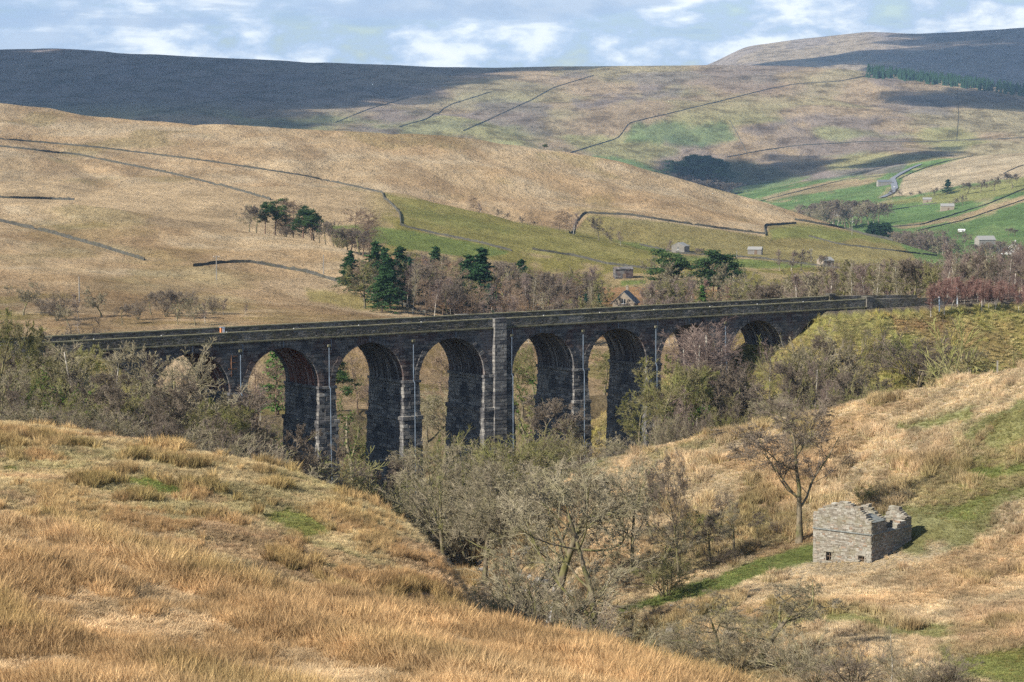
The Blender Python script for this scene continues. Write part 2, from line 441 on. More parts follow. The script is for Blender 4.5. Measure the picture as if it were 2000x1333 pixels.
# moor: long streaks of paler and darker grass running down the slope
st = fbm(XG / YG * 40 + np.log(YG) * 22, np.log(YG) * 70 - XG / YG * 30, 5, 51)
lay(((LID == 4) | (LID == 6)) * sstep(st, .45, .62) * .55, STRAW * 0.92)
lay(((LID == 4) | (LID == 6)) * sstep(n_big, .5, .66) * .35, ORANGE * 1.25)
lay(((LID == 4) | (LID == 6)) * sstep(fbm(XG / 45 + 3, YG / 70, 4, 52), .60, .70) * .35, OLIVE)
lay(((LID == 4) | (LID == 6)) * sstep(fbm(XG / 22 + YG / 60, YG / 75, 5, 58), .53, .63) * .42, np.array([.34, .225, .125]))
lay((LID == 5) * (YG > 580) * EAST, OLIVE * 1.25)
lay((LID == 5) * (YG > 580) * sstep(sc_n, .47, .60) * .65 * EAST, TAN * 0.8)
lay((LID == 5) * (YG < 830) * .8 * sstep(PXG, 640, 760), BRACKEN * 1.5)
lay((LID == 10) * 1.0, np.array([.22, .17, .10]))
lay((LID == 7) * 1.0, FIELD * 1.1)
lay((LID == 7) * sstep(sc_n, .5, .62) * .6, TAN * .8)
lay((LID == 8) * 1.0, FAROL)
lay((LID == 8) * sstep(fbm(XG / 260, YG / 420, 5, 53), .45, .60) * .7, np.array([0.42, 0.30, 0.19]))
lay((LID == 8) * sstep(fbm(XG / 150, YG / 240, 5, 54), .56, .64) * .55, HEATHER_AND_SHADE)
lay((LID == 8) * sstep(fbm(XG / 190 + 9, YG / 300, 4, 55), .56, .66) * sstep(RWG, 150, 250) * .5, GREEN * 1.5)
lay((LID == 8) * (1 - sstep(PXG, 500, 1050)) * (1 - sstep(RWG, 190, 240)) * .8, HEATHER_AND_SHADE * 1.15)  # cloud shade over the left fell, put into its colour as a purplish tone
lay((LID == 9) * 1.0, np.array([0.40, 0.32, 0.22]))
lay((LID == 9) * sstep(sc_n, .5, .6) * .5, HEATHER_AND_SHADE)
lay((LID == 9) * sstep(PXG - 1.8 * (RWG - 60) , 1600, 1740) * .5, HEATHER_AND_SHADE * 1.2)
def field(poly, col, k=1.0, y0=0, y1=1e9, warp=6, soft=5, seed=1):
    sl_, m = inpoly(poly, warp, soft, y0, y1, seed); m = (m * k)[..., None]
    CG[sl_] = CG[sl_] * (1 - m) + np.asarray(col) * m
# pastures and fields of the middle distance
field([(640,440),(700,437),(790,447),(850,457),(930,473),(1002,492),(985,500),(930,505),(860,498),(760,482),(680,470),(640,455)], BRIGHT*.95, .95, 560, 1300, 4, 4)
field([(742,374),(800,385),(900,405),(1000,430),(1190,462),(1310,490),(1320,520),(1180,520),(1000,490),(840,455),(785,440),(780,410)], np.array([.30,.27,.09]), .85, 560, 1250, 4, 4, 3)
field([(780,395),(900,415),(1000,440),(1050,455),(980,462),(880,445),(790,430)], GREEN*1.1, .45, 560, 1250, 20, 12, 4)
field([(1110,462),(1150,418),(1300,432),(1495,460),(1500,440),(1560,432),(1745,462),(1870,508),(1700,530),(1500,510),(1320,492)], np.array([.27,.24,.085]), .8, 900, 1500, 4, 4, 5)
field([(1500,445),(1556,437),(1640,450),(1700,462),(1640,476),(1560,468),(1505,470)], GREEN*1.15, .75, 900, 1500, 7, 6, 6)
field([(1560,430),(1640,447),(1745,462),(1850,500),(1780,490),(1700,475),(1600,450)], GREEN*1.2, .6, 900, 1500, 7, 6, 7)
field([(1180,466),(1260,474),(1330,496),(1480,506),(1590,512),(1600,526),(1430,520),(1330,512),(1240,486)], BRIGHT*.95, .8, 800, 1500, 4, 4, 8)
field([(1395,502),(1470,505),(1590,522),(1500,528),(1400,520)], BRIGHT, .8, 700, 1500, 4, 4, 9)
field([(1210,548),(1260,546),(1262,556),(1212,560)], BRIGHT, .9, 560, 1000, 2, 2, 9)
field([(70,440),(200,430),(240,445),(120,455)], OLIVE, .35, 560, 1000, 10, 8, 10)
field([(590,560),(700,570),(840,610),(700,612),(600,590)], OLIVE*1.4, .7, 480, 760, 8, 10, 10)
# right-hand side of the dale
field([(1540,325),(1640,330),(1720,318),(1780,312),(1760,340),(1690,345),(1540,360),(1420,385),(1400,378)], HEATHER_AND_SHADE*1.1, .7, 1800, 3600, 5, 5, 11)
field([(1420,370),(1500,350),(1600,340),(1560,358),(1480,378),(1430,385)], FIELD, .8, 1800, 3600, 4, 4, 12)
field([(1480,385),(1600,356),(1700,348),(1735,350),(1720,360),(1560,385),(1500,398)], TAN*.75, .8, 1800, 3600, 6, 5, 13)
field([(1520,400),(1640,372),(1720,352),(1735,372),(1700,395),(1560,412)], FIELD, .9, 1500, 3600, 4, 4, 14)
field([(1762,345),(1800,330),(1900,303),(2040,288),(2040,345),(1900,360),(1780,385),(1745,385)], STRAW*.85, .95, 1500, 3600, 4, 4, 15)
field([(1680,405),(1800,380),(2040,335),(2040,368),(1900,395),(1780,405)], np.array([.30,.30,.11]), .9, 1300, 3600, 6, 5, 16)
field([(1620,430),(1700,402),(1800,393),(1880,400),(1760,438),(1640,444)], FIELD*1.1, .9, 1300, 3600, 4, 4, 17)
field([(1730,442),(1850,425),(2040,370),(2040,385),(1880,432),(1770,450)], TAN*.85, .85, 1300, 3600, 6, 4, 18)
field([(1730,450),(1890,430),(2040,388),(2040,560),(1800,520)], FIELD, .85, 1100, 3600, 6, 4, 19)
# far fell
field([(1215,262),(1235,240),(1300,228),(1350,238),(1420,234),(1455,278),(1400,292),(1330,292),(1270,285),(1225,285)], np.array([.15,.24,.09]), .75, 3000, 5200, 16, 14, 20)
field([(1150,300),(1240,310),(1320,345),(1380,362),(1300,365),(1220,345),(1160,320)], FIELD, .85, 3000, 5200, 5, 5, 21)
field([(1110,190),(1330,165),(1360,190),(1180,215),(1110,220)], HEATHER_AND_SHADE*1.1, .75, 3000, 5200, 22, 20, 22)  # painted shade of a thin cloud, no cloud is built for it
field([(1310,150),(1470,145),(1640,175),(1500,200),(1350,190)], np.array([.36,.25,.17]), .5, 3000, 5200, 22, 20, 23)
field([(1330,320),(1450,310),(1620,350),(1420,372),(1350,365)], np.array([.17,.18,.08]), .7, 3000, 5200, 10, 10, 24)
# near hills
field([(225,925),(300,925),(370,955),(340,975),(260,955)], BRIGHT, .95, 100, 240, 16, 12, 25)
field([(0,905),(40,905),(50,925),(0,925)], BRIGHT, .8, 100, 240, 8, 8, 26)
field([(500,1000),(560,985),(650,1010),(670,1050),(600,1070),(520,1040)], GREEN*1.1, .85, 100, 240, 24, 20, 27)
field([(560,940),(700,960),(760,1010),(740,1060),(640,1010)], OLIVE, .5, 100, 240, 20, 14, 29)
field([(350,1000),(560,1030),(640,1100),(860,1150),(840,1200),(600,1150),(420,1090)], BRACKEN*1.2, .7, 100, 240, 20, 20, 28)
field([(780,1040),(860,1080),(900,1150),(870,1200),(800,1150),(740,1080)], BRACKEN, .75, 100, 240, 14, 14, 29)
field([(1400,1120),(1480,1085),(1560,1065),(1600,1052),(1600,1098),(1500,1125),(1400,1165),(1290,1185),(1210,1215),(1200,1190),(1300,1150)], BRIGHT*.95, .95, 130, 260, 9, 8, 30)
field([(1250,890),(1300,870),(1380,850),(1420,842),(1380,880),(1280,905)], GREEN*1.1, .6, 130, 300, 14, 8, 31)
field([(1700,830),(1800,810),(1920,780),(1900,830),(1760,850)], GREEN*1.2, .75, 130, 300, 16, 14, 32)
field([(1720,940),(1850,900),(2020,850),(2020,960),(1900,990),(1800,1000)], OLIVE*1.1, .8, 130, 300, 16, 20, 33)
field([(1860,915),(1960,905),(2030,890),(2030,925),(1900,935)], BRIGHT*.9, .8, 130, 300, 9, 8, 34)
field([(1420,950),(1520,900),(1680,860),(1600,940),(1480,980)], ORANGE*1.2, .5, 130, 300, 16, 16, 34)
field([(1260,1030),(1420,985),(1560,985),(1600,1010),(1560,1060),(1420,1110),(1260,1140)], OLIVE*.85, .8, 130, 300, 18, 16, 35)
field([(1800,1010),(1960,950),(2030,930),(2030,960),(1900,1020)], GREEN*1.1, .75, 130, 300, 8, 8, 36)
field([(1800,1090),(2030,1010),(2030,1120),(1900,1150),(1700,1160)], ORANGE*1.05, .7, 120, 260, 18, 20, 37)
field([(1850,1180),(2030,1160),(2030,1290),(1860,1290)], BRACKEN*1.3, .6, 120, 260, 24, 20, 38)
field([(1880,1280),(2030,1240),(2030,1340),(1800,1340)], GREEN*1.1, .7, 100, 260, 16, 14, 39)
field([(1200,1200),(1330,1200),(1560,1300),(1640,1340),(1200,1340)], OLIVE*.9, .65, 100, 260, 20, 20, 40)
# embankment
em = EMB * 1.0
lay(em, np.array([0.42, 0.385, 0.13]))
lay(em * sstep(n_sm, .5, .62) * .3, BRACKEN * 1.5)
lay(em * sstep(n_mid, .5, .6) * .4, np.array([0.30, 0.20, 0.10]))
field([(1730,650),(1780,640),(1830,690),(1800,720),(1740,700)], BRIGHT*.8, .5, 300, 400, 12, 14, 41)
field([(1730,610),(1850,625),(1860,650),(1750,650)], BRACKEN*1.5, .7, 300, 400, 10, 10, 42)
lay(((vd < 0.6) & (over < 1) & (np.abs(uu) > END - 12)) * 1.0, (0.2, 0.17, 0.14))
CG *= (0.9 + 0.25 * (n_sm - 0.5) + 0.5 * (sc_n - 0.5))[..., None]
CG = np.clip(CG, 0.01, 0.7)
TAN_W = ((LID == 4) | (LID == 6) | (LID == 5)).astype(float)


def ground_mat():
    def b(t):
        col = t.add('ShaderNodeAttribute', attribute_name='gcol').outputs['Color']
        geo = t.add('ShaderNodeNewGeometry').outputs['Position']
        cd = t.add('ShaderNodeSeparateXYZ', i_0=geo).outputs[1]      # metres north of the path
        far = t.maprange(cd, 400, 1600); vfar = t.maprange(cd, 2000, 3600)
        f0 = t.noise(geo, 3.2, 6, 0.65)
        f1 = t.noise(geo, 0.9, 8, 0.7)
        f2 = t.noise(t.mapping(geo, scale=(1, 0.8, 1)), 0.16, 9, 0.7)
        f3 = t.noise(t.mapping(geo, scale=(1, 0.6, 1)), 0.022, 10, 0.7, 0.15)
        m = t.math('MULTIPLY', t.maprange(f1, 0.32, 0.68, 0.62, 1.38), t.maprange(f2, 0.3, 0.7, 0.75, 1.28))
        m = t.math('MULTIPLY', m, t.mix(vfar, t.maprange(f3, 0.3, 0.7, 0.8, 1.22), t.maprange(f3, 0.38, 0.62, 0.5, 1.5)))
        m = t.math('MULTIPLY', m, t.maprange(f0, 0.3, 0.7, 0.8, 1.2))
        dk = t.math('MULTIPLY', m, 1.0)
        cc = t.mix(1.0, col, t.add('ShaderNodeCombineColor', i_0=t.math('POWER', dk, 0.92), i_1=dk, i_2=t.math('POWER', dk, 1.12)).outputs[0], 'MULTIPLY')
        # tufts of browner grass
        cc = t.mix(t.math('MULTIPLY', t.maprange(f1, 0.53, 0.62), 0.30), cc, (0.20, 0.125, 0.05))
        # darker beds of sedge and heather, and pale flattened patches
        cc = t.mix(t.math('MULTIPLY', t.math('MULTIPLY', t.maprange(f2, 0.535, 0.585), t.maprange(cd, 380, 700)), 0.42), cc, t.mix(1.0, cc, (.56, .52, .48), 'MULTIPLY'))
        cc = t.mix(t.math('MULTIPLY', t.math('MULTIPLY', t.maprange(f3, 0.54, 0.58), vfar), 0.5), cc, t.mix(1.0, cc, (.58, .56, .56), 'MULTIPLY'))
        h = t.math('ADD', t.math('MULTIPLY', f1, 0.9), t.math('MULTIPLY', f2, 5.0))
        h = t.math('ADD', h, t.math('MULTIPLY', t.math('MULTIPLY', f3, far), 24.0))
        bump = t.add('ShaderNodeBump', i_Strength=1.0, i_Distance=1.0, i_Height=h).outputs[0]
        return t.add('ShaderNodeBsdfDiffuse', i_Color=cc, i_Roughness=0.6, i_Normal=bump).outputs[0]
    return material('grassland', b)
GROUND = ground_mat()

def strip(name, i0, i1, matl):
    P = np.stack([XG[i0:i1], YG[i0:i1], ZG[i0:i1]], -1); n = i1 - i0
    idx = np.arange(n * NA).reshape(n, NA)
    q = np.stack([idx[:-1, :-1], idx[:-1, 1:], idx[1:, 1:], idx[1:, :-1]], -1).reshape(-1, 4)
    me = mesh(name, P.reshape(-1, 3), q, None, [matl], True)
    at_ = me.attributes.new('gcol', 'FLOAT_COLOR', 'POINT')
    at_.data.foreach_set('color', np.concatenate([CG[i0:i1].reshape(-1, 3), np.ones((n * NA, 1))], 1).astype(np.float32).ravel())
    o = link(name, me); o['kind'] = 'structure'; return o
isp = int(np.searchsorted(YS, 2300))
strip('ground', 0, isp + 1, GROUND)
strip('hills', isp, NY, GROUND)

# stream
def b_(t):
    geo = t.add('ShaderNodeNewGeometry').outputs['Position']
    bump = t.add('ShaderNodeBump', i_Strength=0.5, i_Distance=0.1, i_Height=t.noise(geo, 3.0, 4)).outputs[0]
    return t.add('ShaderNodeBsdfPrincipled', **{'i_Base_Color': (0.05, 0.04, 0.03), 'i_Roughness': 0.12, 'i_Normal': bump}).outputs[0]
WATER = material('stream_water', b_)
ysw = np.arange(126, 345, 2.0)
xc = stream_x(ysw) + 1.5 * np.sin(ysw / 7)
zc = ground(xc, ysw) + 0.35
zc = np.minimum.accumulate(zc)
hw = 1.5 + 0.6 * np.sin(ysw / 11)
Pw = np.concatenate([np.stack([xc - hw, ysw, zc], 1), np.stack([xc + hw, ysw, zc], 1)]); n = len(ysw); i = np.arange(n - 1)
o = link('water', mesh('water', Pw, np.stack([i, i + n, i + n + 1, i + 1], 1), None, [WATER])); o['kind'] = 'structure'

# country road on the far side of the dale
def road():
    pts = [(1722, 388), (1740, 380), (1748, 370), (1745, 358), (1742, 352), (1760, 340), (1780, 330), (1800, 322)]
    P = []
    for (x0, r0), (x1, r1) in zip(pts[:-1], pts[1:]):
        for s in np.linspace(0, 1, 8, endpoint=False): P.append(hit(x0 + (x1 - x0) * s, r0 + (r1 - r0) * s, 1500, 3600))
    P = np.array(P)
    for _ in range(3): P[1:-1] = (P[:-2] + P[1:-1] * 2 + P[2:]) / 4
    T = np.gradient(P, axis=0); N_ = np.stack([-T[:, 1], T[:, 0]], 1); N_ /= np.linalg.norm(N_, axis=1, keepdims=True)
    K = 5; V = []
    for k in range(K):
        s = (k / (K - 1) - .5) * 7.0
        x = P[:, 0] + N_[:, 0] * s; y = P[:, 1] + N_[:, 1] * s
        V.append(np.stack([x, y, ground(x, y) + 1.0], 1))
    V = np.stack(V, 1); n = len(P); idx = np.arange(n * K).reshape(n, K)
    q = np.stack([idx[:-1, :-1], idx[:-1, 1:], idx[1:, 1:], idx[1:, :-1]], -1).reshape(-1, 4)
    m = material('asphalt', lambda t: t.add('ShaderNodeBsdfDiffuse', i_Color=t.mix(t.noise(t.add('ShaderNodeNewGeometry').outputs['Position'], .3), (0.17, 0.18, 0.2), (0.23, 0.24, 0.26))).outputs[0])
    o = link('road', mesh('road', V.reshape(-1, 3), q, None, [m])); o['kind'] = 'structure'
road()


# ------------------------------------------------------------------ stone materials
def stone_mat(name, c1, c2, mortar, bw, bh, bump=0.06, streak=0.0, streak_col=(0.5, 0.48, 0.45), moss=0.0, red=0.0, face='auto', stain=0.5, mort=0.02):
    def b(t):
        tcn = t.add('ShaderNodeTexCoord'); ob = tcn.outputs['Object']
        nrm = t.add('ShaderNodeSeparateXYZ', i_0=tcn.outputs['Normal'])
        s = t.add('ShaderNodeSeparateXYZ', i_0=ob)
        wx = t.math('GREATER_THAN', t.math('ABSOLUTE', nrm.outputs[0]), 0.6)
        uvx = t.add('ShaderNodeMix', data_type='FLOAT'); t.put(uvx.inputs[0], wx); t.put(uvx.inputs[2], s.outputs[0]); t.put(uvx.inputs[3], s.outputs[1])
        uv = t.add('ShaderNodeCombineXYZ', i_0=uvx.outputs[0], i_1=s.outputs[2]).outputs[0]
        warp = t.noise(ob, 1.3, 3)
        uvw = t.add('ShaderNodeVectorMath', operation='ADD', i_0=uv, i_1=t.add('ShaderNodeCombineXYZ', i_0=t.math('MULTIPLY', warp, 0.2), i_1=t.math('MULTIPLY', warp, 0.12)).outputs[0]).outputs[0]
        br = t.add('ShaderNodeTexBrick', i_Vector=uvw, i_Scale=1.0)
        br.offset_frequency = 2; br.squash_frequency = 3; br.squash = 1.4
        t.put(br.inputs['Color1'], c1); t.put(br.inputs['Color2'], c2); t.put(br.inputs['Mortar'], mortar)
        t.put(br.inputs['Mortar Size'], mort); t.put(br.inputs['Mortar Smooth'], 0.4); t.put(br.inputs['Brick Width'], bw); t.put(br.inputs['Row Height'], bh); t.put(br.inputs['Bias'], 0.0)
        c = br.outputs['Color']
        nf = t.noise(ob, 3.5, 7, 0.7); nb = t.noise(ob, 0.5, 5, 0.6)
        c = t.mix(1.0, c, t.ramp(nf, [(0.3, (0.55, 0.55, 0.55)), (0.7, (1.5, 1.5, 1.5))]), 'MULTIPLY')
        c = t.mix(t.math('MULTIPLY', t.maprange(nb, 0.45, 0.65), stain), c, t.mix(0.5, c1, mortar))
        if red: c = t.mix(t.math('MULTIPLY', t.maprange(t.noise(ob, 0.35, 4), 0.48, 0.56), red), c, (0.16, 0.06, 0.035))
        if moss: c = t.mix(t.math('MULTIPLY', t.maprange(t.noise(ob, 1.1, 5), 0.45, 0.6), moss), c, (0.15, 0.14, 0.055))
        if streak:
            sn = t.noise(t.mapping(ob, scale=(0.12, 2.2, 0.10)), 1.0, 6, 0.7)
            sn2 = t.noise(t.mapping(ob, scale=(0.3, 5.5, 0.25)), 1.0, 4, 0.6)
            k = t.math('MULTIPLY', t.maprange(sn, 0.47, 0.6), t.maprange(sn2, 0.42, 0.6))
            c = t.mix(t.math('MULTIPLY', k, streak), c, streak_col)
        h = t.math('ADD', t.math('MULTIPLY', br.outputs['Fac'], -0.6), t.math('MULTIPLY', nf, 0.9))
        cell = t.add('ShaderNodeTexVoronoi', i_Vector=t.mapping(uv, scale=(1 / bw, 1 / bh, 1)), i_Scale=1.0)
        h = t.math('ADD', h, t.math('MULTIPLY', cell.outputs['Distance'], -0.8))
        bp = t.add('ShaderNodeBump', i_Strength=1.0, i_Distance=bump, i_Height=h).outputs[0]
        return t.add('ShaderNodeBsdfDiffuse', i_Color=c, i_Roughness=0.8, i_Normal=bp).outputs[0]
    return material(name, b)
M_WALL = stone_mat('sooty_masonry', (0.06, 0.058, 0.062), (0.21, 0.195, 0.175), (0.05, 0.05, 0.055), 1.0, 0.42, 0.16, stain=0.6, streak=0.45, streak_col=(0.30, 0.29, 0.28), red=0.25)
M_PIER = stone_mat('pier_masonry', (0.09, 0.088, 0.092), (0.33, 0.31, 0.275), (0.04, 0.04, 0.045), 1.1, 0.5, 0.14, stain=0.6, streak=.35, streak_col=(.34, .33, .32))
M_PARA = stone_mat('parapet_masonry', (0.10, 0.09, 0.08), (0.26, 0.235, 0.20), (0.035, 0.035, 0.03), 0.5, 0.2, 0.06, moss=0.35, streak=.5, streak_col=(.36, .35, .33))
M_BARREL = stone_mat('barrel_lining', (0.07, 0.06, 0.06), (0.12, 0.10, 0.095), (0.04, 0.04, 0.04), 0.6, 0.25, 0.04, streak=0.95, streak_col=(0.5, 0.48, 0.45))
M_REDBARREL = stone_mat('brick_barrel_lining', (0.22, 0.075, 0.045), (0.13, 0.055, 0.04), (0.09, 0.06, 0.05), 0.6, 0.2, 0.04, streak=1.0, streak_col=(0.5, 0.46, 0.43))
M_COPE = material('mossy_coping', lambda t: t.add('ShaderNodeBsdfDiffuse', i_Roughness=.8, i_Color=t.ramp(t.noise(t.add('ShaderNodeTexCoord').outputs['Object'], 0.9, 8, .7), [(.3, (.09, .085, .06)), (.5, (.17, .16, .10)), (.68, (.27, .25, .19))]),
    i_Normal=t.add('ShaderNodeBump', i_Distance=.05, i_Height=t.noise(t.add('ShaderNodeTexCoord').outputs['Object'], 4, 5)).outputs[0]).outputs[0])
M_PIPE = material('painted_pipe', lambda t: t.add('ShaderNodeBsdfPrincipled', **{'i_Base_Color': t.ramp(t.noise(t.add('ShaderNodeTexCoord').outputs['Object'], 1.5, 4), [(.35, (.10, .13, .17)), (.65, (.20, .25, .31))]), 'i_Roughness': .5}).outputs[0])
M_IRON = material('rusty_iron', lambda t: t.add('ShaderNodeBsdfPrincipled', **{'i_Base_Color': t.ramp(t.noise(t.add('ShaderNodeTexCoord').outputs['Object'], 3, 4), [(.35, (.10, .05, .03)), (.65, (.22, .11, .06))]), 'i_Roughness': .8}).outputs[0])


# ------------------------------------------------------------------ the viaduct
def viaduct():
    root = link('railway_viaduct', None); root.location = VO; root.rotation_euler = (0, 0, TH)
    tag(root, 'long dark stone railway viaduct of ten arches striding across the wooded valley', 'viaduct')
    R_ = np.random.RandomState(3)
    zs = -7.7                                    # springing level below the coping
    ztop = -1.38
    def half(k): return KW / 2 if k == 0 else PW / 2
    # spandrel walls with the arches cut out: one per face
    for v0, v1, nm in ((0.0, 0.9, 'spandrel_wall'), (WID - 0.9, WID, 'spandrel_wall')):
        V, Q = [], []; nb = 0
        for k in range(-5, 5):
            c0 = piers[k]; c1 = piers[k + 1]; a0 = c0 + half(k); a1 = c1 - half(k + 1); cx = (a0 + a1) / 2; r = (a1 - a0) / 2
            ang = np.linspace(math.pi, 0, 33)
            us = [c0, a0] + [cx + r * math.cos(a) for a in ang] + [a1, c1]
            ws = [zs, zs] + [zs + r * math.sin(a) for a in ang] + [zs, zs]
            for v in (v0, v1):
                for u_, w_ in zip(us, ws): V += [(u_, v, w_), (u_, v, (w_ + ztop) / 2 if w_ > zs + .5 else (zs + ztop) / 2), (u_, v, ztop)]
            m = len(us)
            for i in range(m - 1):
                for j in range(2):
                    p = nb + i * 3 + j; Q.append((p, p + 3, p + 4, p + 1)); p2 = p + m * 3; Q.append((p2, p2 + 1, p2 + 4, p2 + 3))
                Q.append((nb + i * 3, nb + m * 3 + i * 3, nb + m * 3 + i * 3 + 3, nb + i * 3 + 3))
            nb += m * 6
        link(nm, mesh(nm, V, Q, None, [M_WALL]), root)
    # barrels
    for k in range(-5, 5):
        a0 = piers[k] + half(k); a1 = piers[k + 1] - half(k + 1); cx = (a0 + a1) / 2; r = (a1 - a0) / 2 + 0.02
        ang = np.linspace(math.pi, 0, 41); V = []; nv = 10
        for a in ang:
            for j in range(nv):
                v = 0.25 + (WID - 0.5) * j / (nv - 1); V.append((cx + r * math.cos(a), v, zs + r * math.sin(a)))
        idx = np.arange(41 * nv).reshape(41, nv)
        q = np.stack([idx[:-1, :-1], idx[:-1, 1:], idx[1:, 1:], idx[1:, :-1]], -1).reshape(-1, 4)
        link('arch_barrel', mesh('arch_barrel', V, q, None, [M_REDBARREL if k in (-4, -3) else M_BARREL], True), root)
        # voussoir rings on both faces
        for face in (0, 1):
            mb = MB(); nst = 31
            for i in range(nst):
                t0 = math.pi * i / nst + 0.006; t1 = math.pi * (i + 1) / nst - 0.006; d = 0.05 + R_.rand() * 0.10; ro = r + 0.62 + R_.rand() * 0.22
                v0, v1 = (-d, 0.35) if face == 0 else (WID - 0.35, WID + d)
                ri = r - 0.03
                pts = []
                for v in (v0, v1):
                    for rr_, tt in ((ri, t1), (ri, t0), (ro, t0), (ro, t1)): pts.append((cx + rr_ * math.cos(tt), v, zs + rr_ * math.sin(tt)))
                mb.hexa([pts[0], pts[1], pts[5], pts[4], pts[3], pts[2], pts[6], pts[7]])
            mb.build('arch_ring', M_WALL, root)
    # piers: courses of rock-faced blocks with a batter and an offset course
    for k in range(-5, 6):
        mb = MB(); hw0 = half(k); uc = piers[k]; p = v2w(uc, WID / 2)
        base = float(min(ground(*v2w(uc, v)[:2]) for v in (-1, WID / 2, WID + 1))) - VZ - 1.0
        if base > zs - 1: base = zs - 1.5
        z = zs; ci = 0
        mb.box(uc - hw0 - .22, uc + hw0 + .22, -.28, WID + .28, zs - .38, zs - .002)
        z = zs - .38
        while z > base:
            ch = 0.46 + R_.rand() * 0.1; bat = (zs - z) * 0.022
            off = 0.0 if z > zs - 4.4 else 0.13
            band = (zs - 4.9 < z <= zs - 4.4)
            hb = hw0 + bat + off + (0.16 if band else 0) - 0.03; fb = bat * 0.8 + off + (0.16 if band else 0)
            # core course
            mb.box(uc - hb, uc + hb, -fb + 0.02, WID + fb - 0.02, z - ch, z)
            # rock-faced quoins on the narrow faces, alternately long and short
            for v0, sgn in ((0, -1), (WID, 1)):
                e = [-hb, -hb * (0.38 if ci % 2 else 0.2), hb * (0.2 if ci % 2 else 0.42), hb]
                for a, b in zip(e[:-1], e[1:]):
                    pr = 0.02 + R_.rand() * 0.2; side = 0.02 + R_.rand() * 0.1
                    x0 = uc + a - (side if a == -hb else -.01); x1 = uc + b + (side if b == hb else -.01)
                    ln = 0.7 + R_.rand() * .7
                    if v0 == 0: mb.box(x0, x1, -fb - pr, ln if abs(a) == hb or abs(b) == hb else .3, z - ch + .015, z - .015)
                    else: mb.box(x0, x1, WID - ln, WID + fb + pr, z - ch + .015, z - .015)
            # a few blocks standing proud on the broad faces
            for sd_ in (-1, 1):
                v = 1.3
                while v < WID - 1.5:
                    ln = 0.8 + R_.rand() * 0.6
                    if R_.rand() < 0.55:
                        pr = 0.01 + R_.rand() * 0.05
                        x0, x1 = (uc - hb - pr, uc - hb + .1) if sd_ < 0 else (uc + hb - .1, uc + hb + pr)
                        mb.box(x0, x1, v, v + ln, z - ch + .02, z - .02)
                    v += ln + .03
            z -= ch; ci += 1
        po = mb.build('pier', M_PIER, root)
        if k == 0: po['label'] = 'broad central pier with a full height pilaster'
    # king pier pilasters rise through spandrel and parapet
    for face in (0, 1):
        mb = MB(); z = 0.03; ci = 0
        while z > -30:
            ch = .5; pj = .62 + R_.rand() * .03; hw = .95 + max(0, (zs - z) * .01) + R_.rand() * .03
            v0, v1 = (-pj, .3) if face == 0 else (WID - .3, WID + pj)
            mb.box(piers[0] - hw, piers[0] + hw, v0, v1, z - ch + .012, z); z -= ch
        mb.build('pilaster', M_PIER, root)
    # string course, parapets, copings
    def segs(z0, z1, v0, v1, name, m, jit=.006, step=1.2, u0=-END, u1=END, matdrop=0):
        mb = MB(); u_ = u0
        while u_ < u1 - .01:
            ln = min(step * (0.75 + R_.rand() * .5), u1 - u_); j = R_.randn() * jit
            mb.box(u_ + .006, u_ + ln - .006, v0 - abs(j), v1 + abs(j), z0 + j * .5, z1 + j); u_ += ln
        return mb.build(name, m, root)
    for s_ in (0, 1):
        vA, vB = (-.05, .42) if s_ == 0 else (WID - .42, WID + .05)
        segs(ztop, -1.2, vA - (.28 if s_ == 0 else 0), vB + (0 if s_ == 0 else .28), 'string_course', M_COPE)
        mb = MB(); 
        for c in range(6):
            u_ = -END
            while u_ < END:
                ln = .35 + R_.rand() * .5; pj = R_.rand() * .05
                mb.box(u_ + .01, min(u_ + ln, END) - .01, vA - pj, vB + pj, -1.16 + c * .17 + .006, -1.16 + (c + 1) * .17); u_ += ln
        mb.build('parapet', M_PARA, root)
        segs(-.138, 0.0, vA - .06, vB + .06, 'coping', M_COPE)
    # abutment bodies
    for sg in (-1, 1):
        mb = MB(); a, b = sorted((sg * piers[5], sg * END))
        mb.box(a + .01, b - .01, .012, WID - .012, -12, ztop - .02); mb.build('abutment', M_WALL, root)
        # end pilasters and curved-down wing parapets beyond
        for vA, vB in ((-.35, .6), (WID - .6, WID + .35)):
            mb = MB(); mb.box(sg * END - .6, sg * END + .6, vA, vB, -6, .16); mb.box(sg * END - .75, sg * END + .75, vA - .12, vB + .12, .16, .34)
            mb.build('end_pilaster', M_PARA, root)
            mb = MB()
            vv0 = (vA + .2) if vA < 1 else vA + .1
            for i in range(20):
                a = END + .6 + i * .9; ha = -.1 - .5 * (i / 20) ** 1.5; hb_ = -.1 - .5 * ((i + 1) / 20) ** 1.5
                q = [(sg * a, ha), (sg * (a + .9), hb_)]; q = q if sg > 0 else q[::-1]
                (xa, h0), (xb, h1_) = q
                mb.hexa([(xa, vv0, -3), (xb, vv0, -3), (xb, vv0 + .5, -3), (xa, vv0 + .5, -3), (xa, vv0, h0), (xb, vv0, h1_), (xb, vv0 + .5, h1_), (xa, vv0 + .5, h0)])
            mb.build('wing_wall', M_PARA, root)
    # deck
    mb = MB(); mb.box(-END, END, .43, WID - .43, -1.6, -1.3)
    mb.build('deck', material('ballast', lambda t: t.add('ShaderNodeBsdfDiffuse', i_Color=t.ramp(t.noise(t.add('ShaderNodeTexCoord').outputs['Object'], 6, 4), [(.3, (.10, .09, .08)), (.7, (.26, .23, .2))])).outputs[0]), root)
